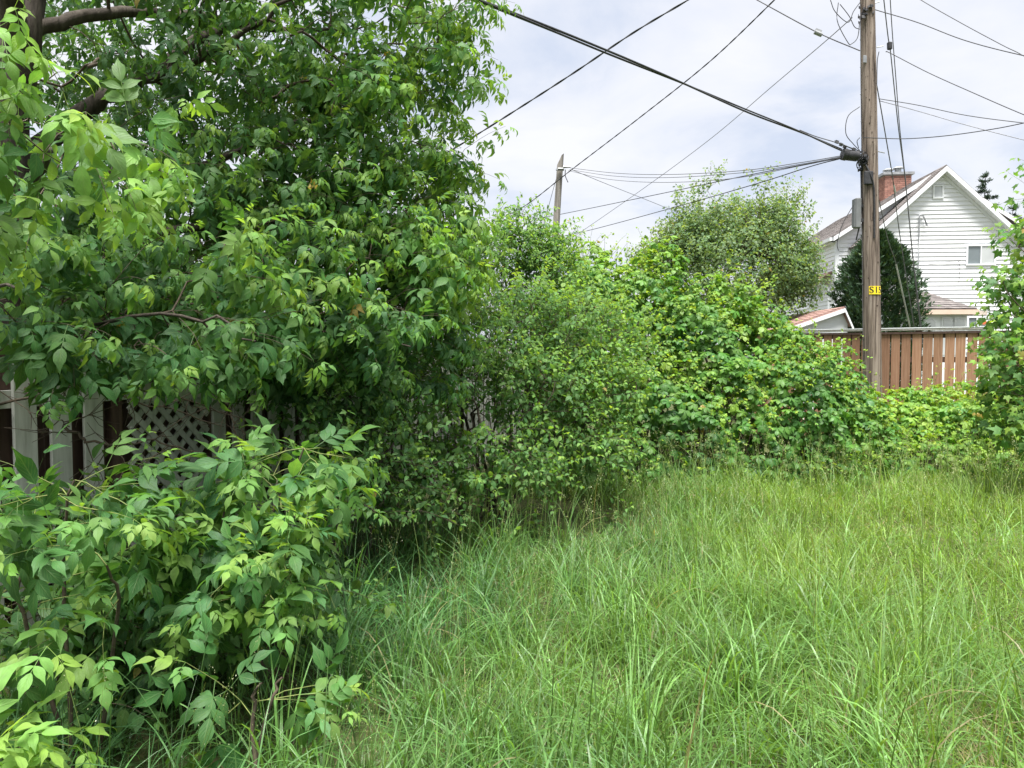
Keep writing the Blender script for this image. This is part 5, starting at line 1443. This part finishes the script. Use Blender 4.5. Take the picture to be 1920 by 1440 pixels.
# ---------------------------------------------------------------- cedar and two spruces by the house
def cedar():
    base = np.array((P(1643, 600, 17.5)[0], 17.5, 0))
    root = thing('cedar_tree', 'dense dark green cedar behind the plank fence beside the house', 'tree', base)
    tb = Tubes(); tb.add(*taper([base, base + (0, 0, 2), base + (0, 0, 4.3)], 0.1, 0.02, 12, 0.01), 8); tb.build('trunk', BARK, root)
    H_ = 4.42; k = 20000
    h = rs.rand(k) ** 0.85 * H_
    prof = np.interp(h / H_, [0, 0.15, 0.4, 0.7, 0.9, 1.0], [1.0, 1.06, 1.06, 0.84, 0.5, 0.12])
    a = rs.uniform(0, 2 * math.pi, k)
    lump = 1 + 0.26 * np.sin(3 * a + h * 1.9) * np.sin(h * 3.3 + a) + 0.17 * np.sin(7 * a - h * 4.1) + 0.12 * np.maximum(0, np.sin(11 * a + h * 7.0)) * rs.rand(k)
    q = np.where(rs.rand(k) < 0.6, 1 - np.abs(rs.randn(k)) * 0.1, rs.uniform(0.35, 0.95, k))
    cell = np.random.RandomState(21).rand(26, 40)
    lump = lump * (0.86 + 0.34 * cell[(a * 26 / 6.2832).astype(int) % 26, np.clip((h * 7).astype(int), 0, 39)])
    r = prof * q * lump * 0.84
    pos = base + np.stack([r * np.cos(a), r * np.sin(a), h], -1)
    outw = np.stack([np.cos(a), np.sin(a), np.zeros(k)], -1)
    ax = nrmr(outw * 0.6 + np.array((0, 0, 0.75)) + rs.randn(k, 3) * 0.38)
    nm = nrmr(np.cross(ax, outw + rs.randn(k, 3) * 0.6))
    sd = np.cross(nm, ax)
    L = rs.uniform(0.11, 0.21, k)
    V = []; T = []
    tv = [(0, 0), (0.45, 0.05), (0.85, 0.42), (0.6, 0.12), (1.05, 0.0), (0.6, -0.12), (0.85, -0.42), (0.45, -0.05)]
    for x, y in tv: V.append(pos + ax * (L * x)[:, None] + sd * (L * y)[:, None])
    V = np.stack(V, 1).reshape(-1, 3)
    t = np.array([(0, 7, 1), (1, 3, 2), (3, 5, 4), (1, 7, 5), (1, 5, 3), (7, 6, 5)])
    T = (t[None] + (np.arange(k) * 8)[:, None, None]).reshape(-1, 3)
    c0 = np.array((0.028, 0.06, 0.027)) * rs.uniform(0.65, 1.6, k)[:, None] * np.where((rs.rand(k) < 0.06)[:, None], np.array((1.9, 1.5, 1.2)), 1.0)
    o = link('crown', np_mesh('crown', V, T, NEEDLE_M, col=np.repeat(c0, 8, 0)), root); o['kind'] = 'stuff'
cedar()
def spruce(label, top, Y, height_frac, width, seed):
    r_ = np.random.RandomState(seed)
    tp = P(top[0], top[1], Y); base = np.array((tp[0], Y, 0))
    root = thing('spruce_tree', label, 'tree', base, 'spruces behind the house')
    tb = Tubes(); tb.add(*taper([base, base + (0, 0, tp[2] / 2), tp], 0.14, 0.01, 20, 0.006), 7); tb.build('trunk', BARK, root)
    P_, Q_, n = [], [], 0
    br = Tubes()
    Vs, Ts, off = [], [], 0
    z = tp[2] - 0.15
    pts_all, dir_all = [], []
    while z > tp[2] * 0.45:
        dz = tp[2] - z
        ln = min(0.12 + dz * width, 2.6)
        for k in range(5):
            if r_.rand() < 0.15: continue
            a = r_.uniform(0, 6.28); l = ln * r_.uniform(0.6, 1.15)
            p0 = np.array((tp[0], Y, z + r_.uniform(-0.08, 0.08)))
            e = p0 + np.array((math.cos(a) * l, math.sin(a) * l, -0.12 * l + 0.1))
            m = (p0 + e) / 2 + np.array((0, 0, -0.06 * l))
            path = smooth_path([p0, m, e], 8); br.add(path, np.linspace(0.018, 0.004, 9), 4)
            nn = int(26 + 60 * l)
            s = r_.rand(nn) ** 0.8
            pp = np.stack([np.interp(s * 8, np.arange(9), path[:, c]) for c in range(3)], -1)
            pts_all.append(pp + r_.randn(nn, 3) * 0.03); dd = nrm(e - p0)
            dir_all.append(nrmr(dd * 0.8 + r_.randn(nn, 3) * (0.7, 0.7, 0.4)))
        z -= r_.uniform(0.2, 0.34)
    p = np.concatenate(pts_all); d = np.concatenate(dir_all); k = len(p)
    sd = nrmr(np.cross(d, r_.randn(k, 3)))
    L = r_.uniform(0.1, 0.2, k)[:, None]
    V = np.stack([p - sd * 0.012, p + sd * 0.012, p + d * L * 0.7 + sd * 0.016, p + d * L, p + d * L * 0.7 - sd * 0.016], 1).reshape(-1, 3)
    T = (np.array(((0, 1, 2), (0, 2, 4), (4, 2, 3)))[None] + (np.arange(k) * 5)[:, None, None]).reshape(-1, 3)
    c0 = np.array((0.04, 0.07, 0.05)) * r_.uniform(0.7, 1.4, k)[:, None]
    br.build('branches', TWIG, root)['kind'] = 'stuff'
    o = link('crown', np_mesh('crown', V, T, NEEDLE_M, col=np.repeat(c0, 5, 0)), root); o['kind'] = 'stuff'
spruce('taller thin spruce tip rising behind the house roof', (1848, 324), 38, 0.5, 0.42, 3)
spruce('shorter spruce tip just above the eave by the maple bush', (1899, 388), 40, 0.5, 0.36, 4)

# ---------------------------------------------------------------- grass
def shrub_mask(x, y):
    """1 in the open lawn, falling to 0 under the shrubs, so that grass thins out there"""
    fx = -2.48 + 0.346 * (y - 3.9)                     # the board fence line
    d = x - fx
    m = np.clip((d - 0.25) / 0.7, 0, 1)
    edge = 8.55 + 0.35 * np.sin(x * 1.7) + 0.25 * np.sin(x * 3.1 + 1)
    m *= np.clip((edge + 0.5 - y) / 0.6, 0, 1)
    sx_ = ((x - 0.1) / 1.2) ** 2 + ((y - 6.9) / 1.0) ** 2
    m *= np.clip((sx_ - 0.75) / 0.5, 0.06, 1)
    sa = ((x + 1.1) / 0.75) ** 2 + ((y - 2.9) / 0.75) ** 2
    m *= np.clip((sa - 0.3) / 0.7, 0.22, 1)
    m *= np.clip((x + 0.9 - (y - 6.0) * 0.42 * (y < 8)) / 0.5 + 1.2, 0.08, 1)
    return m

def scatter(n, ymin, ymax, power):
    y = ymin + (ymax - ymin) * rs.rand(n) ** power
    half = 0.74 * y + 1.3
    x = rs.uniform(-1, 1, n) * half
    m = rs.rand(n) < shrub_mask(x, y)
    return x[m], y[m]

def fnoise(x, y, s):
    return np.sin(x * 1.3 * s + 1.7 * np.sin(y * 0.9 * s + 0.3)) * np.cos(y * 1.1 * s + 1.3 * np.sin(x * 0.7 * s + 1.1))

def blades(x, y, h, wv, lean, curl, seg, col, swirl=0.22, phi=None):
    n = len(x)
    z0 = ground_h(x, y)
    if phi is None:
        phi = rs.uniform(0, 2 * math.pi, n)
        wind = 2.2 + 1.4 * fnoise(x, y, 0.8)
        phi = np.where(rs.rand(n) < swirl, wind + rs.randn(n) * 0.7, phi)
    dirx, diry = np.cos(phi), np.sin(phi)
    sp = phi + math.pi / 2 + rs.randn(n) * 0.5
    sx_, sy_ = np.cos(sp), np.sin(sp)
    cx, cy, cz = x.copy(), y.copy(), z0 - 0.02
    th0 = lean; th1 = curl
    V = np.zeros((n, seg + 1, 2, 3)); U = np.zeros((n, seg + 1, 2, 3))
    for k in range(seg + 1):
        t = k / seg
        wt = wv * np.clip(np.minimum(0.55 + 1.6 * t, 1.0) * (1 - t ** 2.2) + 0.02, 0, 1)
        V[:, k, 0] = np.stack([cx + sx_ * wt / 2, cy + sy_ * wt / 2, cz], -1)
        V[:, k, 1] = np.stack([cx - sx_ * wt / 2, cy - sy_ * wt / 2, cz], -1)
        U[:, k, 0] = (t, 1, 0); U[:, k, 1] = (t, -1, 0)
        th = th0 + th1 * ((k + 0.5) / seg) ** 1.6
        ds = h / seg
        cx = cx + ds * np.sin(th) * dirx; cy = cy + ds * np.sin(th) * diry; cz = np.maximum(cz + ds * np.cos(th), z0 - 0.02)
    T = []
    for k in range(seg):
        a = 2 * k
        T += [(a, a + 1, a + 3), (a, a + 3, a + 2)]
    T = (np.array(T)[None] + (np.arange(n) * 2 * (seg + 1))[:, None, None]).reshape(-1, 3)
    return V.reshape(-1, 3), T, np.repeat(col, 2 * (seg + 1), 0), U.reshape(-1, 3)

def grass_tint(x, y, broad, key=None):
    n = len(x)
    f = np.clip(0.42 + 0.35 * fnoise(x + 3, y, 0.6) + 0.25 * fnoise(x, y + 5, 1.9) + 0.22 * (x - 0.8), 0, 1)[:, None]  # patches, plus yellower to the right: sunlit and shaded sides painted into the tint
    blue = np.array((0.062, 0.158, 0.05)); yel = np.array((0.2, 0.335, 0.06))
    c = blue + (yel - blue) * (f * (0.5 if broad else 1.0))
    if key is not None:
        tone = np.random.RandomState(5).uniform(0.72, 1.3, int(key.max()) + 1)[key]
        cool = np.random.RandomState(6).uniform(0.85, 1.2, int(key.max()) + 1)[key]
        c = c * tone[:, None] * np.stack([np.ones(n), np.ones(n), cool], -1)
    c = c * (rs.uniform(0.75, 1.5, n) if broad else rs.uniform(0.5, 1.2, n))[:, None]
    dry = rs.rand(n) < 0.012
    c[dry] = np.array((0.3, 0.27, 0.14)) * rs.uniform(0.7, 1.2, dry.sum())[:, None]
    return c

def make_grass():
    acc = []
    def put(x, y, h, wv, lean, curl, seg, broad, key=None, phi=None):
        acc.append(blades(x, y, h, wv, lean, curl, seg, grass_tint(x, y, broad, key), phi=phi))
    def low(x, y): return np.clip(0.75 + 0.4 * fnoise(x, y, 1.1) + 0.35 * fnoise(x + 9, y, 2.9), 0.3, 1.5)
    # fine lower grass
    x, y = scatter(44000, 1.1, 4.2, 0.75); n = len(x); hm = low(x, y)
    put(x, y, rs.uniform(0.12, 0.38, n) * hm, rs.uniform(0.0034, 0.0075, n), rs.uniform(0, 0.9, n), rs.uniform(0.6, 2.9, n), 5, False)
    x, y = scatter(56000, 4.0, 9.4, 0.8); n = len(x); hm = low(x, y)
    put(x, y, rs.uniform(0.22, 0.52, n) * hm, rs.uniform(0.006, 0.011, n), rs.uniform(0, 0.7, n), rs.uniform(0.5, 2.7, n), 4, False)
    # tussocks of broad arching blades: each radiates from its own crown
    for (cnt, y0, y1, pw, nb, hh, ww, seg) in ((1250, 1.1, 4.6, 0.75, 15, (0.25, 0.75), (0.005, 0.0115), 8), (900, 4.4, 9.1, 0.8, 12, (0.3, 0.7), (0.007, 0.012), 6)):
        cx, cy = scatter(cnt, y0, y1, pw)
        k = rs.rand(len(cx)) < np.clip(1.0 - 0.2 * (cx - 0.2) + 0.3 * fnoise(cx, cy, 1.3), 0.2, 1); cx, cy = cx[k], cy[k]
        reps = rs.randint(5, nb * 2, len(cx)); key = np.repeat(np.arange(len(cx)), reps); n = len(key)
        r = np.abs(rs.randn(n)) * 0.05; an = rs.uniform(0, 2 * math.pi, n)
        x = cx[key] + r * np.cos(an); y = cy[key] + r * np.sin(an)
        flop = np.random.RandomState(9).rand(len(cx)) < 0.22
        fdir = np.random.RandomState(10).uniform(0, 6.28, len(cx))
        phi = np.where(flop[key], fdir[key] + rs.randn(n) * 0.4, an + rs.randn(n) * 0.5)
        lean = rs.uniform(0.02, 0.5, n) + np.where(flop[key], 0.7, 0)
        size = np.random.RandomState(12).uniform(0.65, 1.1, len(cx))[key]
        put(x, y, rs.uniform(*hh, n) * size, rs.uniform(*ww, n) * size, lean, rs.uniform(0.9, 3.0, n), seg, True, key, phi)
    # upright tall ones
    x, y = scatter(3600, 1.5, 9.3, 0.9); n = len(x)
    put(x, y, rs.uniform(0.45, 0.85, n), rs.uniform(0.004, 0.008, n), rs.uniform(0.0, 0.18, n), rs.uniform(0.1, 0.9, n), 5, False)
    V, T, Cc, U, off = [], [], [], [], 0
    for v, t, c, u in acc:
        V.append(v); T.append(t + off); Cc.append(c); U.append(u); off += len(v)
    o = link('grass', np_mesh('grass', np.concatenate(V), np.concatenate(T), GRASS_M, col=np.concatenate(Cc), uv=np.concatenate(U)))
    tag(o, 'tall uncut green grass with arching blades covering the whole clearing', 'grass', kind='stuff')
    print('GRASS', sum(len(t) for t in T))
    # dry straw lying in the thatch
    x, y = scatter(7000, 1.2, 8.8, 0.8); n = len(x)
    cl = np.array((0.3, 0.26, 0.14)) * rs.uniform(0.6, 1.25, n)[:, None]
    v, t, c, u = blades(x, y, rs.uniform(0.15, 0.45, n), rs.uniform(0.002, 0.005, n) * np.clip(y / 3, 1, 2), rs.uniform(0.9, 1.45, n), rs.uniform(-0.2, 0.5, n), 4, cl)
    x2 = rs.uniform(1.25, 2.6, 1500); y2 = rs.uniform(1.7, 3.2, 1500)
    v2, t2, c2, u2 = blades(x2, y2, rs.uniform(0.15, 0.4, 1500), rs.uniform(0.002, 0.004, 1500), rs.uniform(0.5, 1.4, 1500), rs.uniform(-0.2, 0.9, 1500), 4, np.array((0.33, 0.28, 0.15)) * rs.uniform(0.7, 1.3, 1500)[:, None])
    o = link('dry_straw', np_mesh('dry_straw', np.concatenate([v, v2]), np.concatenate([t, t2 + len(v)]), GRASS_M, col=np.concatenate([c, c2]), uv=np.concatenate([u, u2])))
    tag(o, 'dry tan straw lying among the grass stems', 'straw', kind='stuff')
make_grass()

def make_seed_heads():
    x, y = scatter(2800, 1.6, 9.2, 0.85); n = len(x)
    k = rs.rand(n) < np.clip(0.55 + 0.25 * fnoise(x, y, 1.1) + 0.1 * x, 0.1, 1); x, y = x[k], y[k]; n = len(x)
    z0 = ground_h(x, y); h = rs.uniform(0.5, 0.82, n)
    lean = rs.randn(n, 2) * 0.09
    top = np.stack([x + lean[:, 0], y + lean[:, 1], z0 + h], -1)
    base = np.stack([x, y, z0 - 0.02], -1)
    V, T, Cc = [], [], []; off = 0
    wv = 0.0011 * np.clip(y / 3.0, 1, 2.2)
    a = rs.uniform(0, 6.28, n); s = np.stack([np.cos(a), np.sin(a), np.zeros(n)], -1) * wv[:, None]
    mid = (base + top) / 2 + np.concatenate([lean * -0.3, np.zeros((n, 1))], 1)
    V.append(np.stack([base - s, base + s, mid + s, mid - s, top + s * 0.5, top - s * 0.5], 1).reshape(-1, 3))
    T.append((np.array(((0, 1, 2), (0, 2, 3), (3, 2, 4), (3, 4, 5)))[None] + (np.arange(n) * 6)[:, None, None]).reshape(-1, 3)); off += n * 6
    col = np.array((0.17, 0.24, 0.08)) * rs.uniform(0.8, 1.25, n)[:, None]
    Cc.append(np.repeat(col, 6, 0))
    K = 26
    f = rs.rand(n, K); rad = (1 - f) ** 0.7 * 0.045 * rs.uniform(0.3, 1.1, (n, K)); an = rs.uniform(0, 6.28, (n, K))
    axd = nrmr(top - mid)
    pos = top[:, None, :] - axd[:, None, :] * (0.02 + (1 - f) * 0.15)[..., None] + np.stack([rad * np.cos(an), rad * np.sin(an), rad * -0.15], -1)
    pos = pos.reshape(-1, 3); m = len(pos)
    d = nrmr(rs.randn(m, 3) * (0.5, 0.5, 0.3) + np.array((0, 0, 0.9))); sdv = nrmr(np.cross(d, rs.randn(m, 3)))
    sz = np.repeat(0.0055 * np.clip(y / 3.5, 0.9, 1.9), K)[:, None]
    V.append(np.stack([pos, pos + d * sz * 0.5 + sdv * sz * 0.25, pos + d * sz, pos + d * sz * 0.5 - sdv * sz * 0.25], 1).reshape(-1, 3))
    T.append((np.array(((0, 1, 2), (0, 2, 3)))[None] + (np.arange(m) * 4)[:, None, None]).reshape(-1, 3) + off)
    c2 = np.repeat(np.array((0.36, 0.38, 0.2)) * rs.uniform(0.7, 1.25, n)[:, None], K * 4, 0)
    Cc.append(c2)
    o = link('grass_seed_heads', np_mesh('grass_seed_heads', np.concatenate(V), np.concatenate(T), GRASS_M, col=np.concatenate(Cc)))
    tag(o, 'fine pale seed heads on thin stalks standing above the grass', 'grass', kind='stuff')
make_seed_heads()
# ---------------------------------------------------------------- broad-leaved weeds along the foot of the shrubs
def weed(p, label):
    b = np.array((p[0], p[1], 0.0))
    root = thing('broadleaf_weed', label, 'weed', b, 'weeds along the shrub edge')
    tw = Tubes(); lv = Leaves('dogwood')
    for k in range(rs.randint(3, 6)):
        d = nrm(np.array((rs.randn() * 0.35, rs.randn() * 0.35, 1.0)))
        spray(lv, tw, b + np.array((rs.randn() * 0.03, rs.randn() * 0.03, -0.02)), d, rs.uniform(0.35, 0.7), rs.randint(5, 8), rs.uniform(0.8, 1.3), droop=0.5, up=0.9, twig_bend=0.2, young=0.4, tipy=0.35, tr=0.003)
    tw.build('stem', STEM_GREEN, root)
    lv.finish(root, 40, (LEAF_A, LEAF_O), 'foliage')
for px, Y, lab in ((640, 3.9, 'leafy weed in the grass just beside the tip of the wide sapling'), (780, 4.9, 'leafy weed at the dark foot of the undergrowth shrub'),
                   (900, 5.4, 'leafy weed before the broad shrub, nearest the undergrowth'), (1010, 5.9, 'leafy weed in the grass before the middle of the broad shrub'),
                   (1130, 6.4, 'leafy weed in the grass where the broad shrub meets the creeper mound'), (1330, 8.0, 'leafy weed standing before the middle of the creeper mound'),
                   (1470, 8.3, 'leafy weed before the low end of the creeper mound'), (1650, 8.7, 'leafy weed in the grass straight below the utility pole'), (1770, 8.6, 'leafy weed at the carpet edge between pole and maple bush')):
    weed(P(px, 900, Y), lab)
print('TOTAL OBJECTS', len(bpy.data.objects))
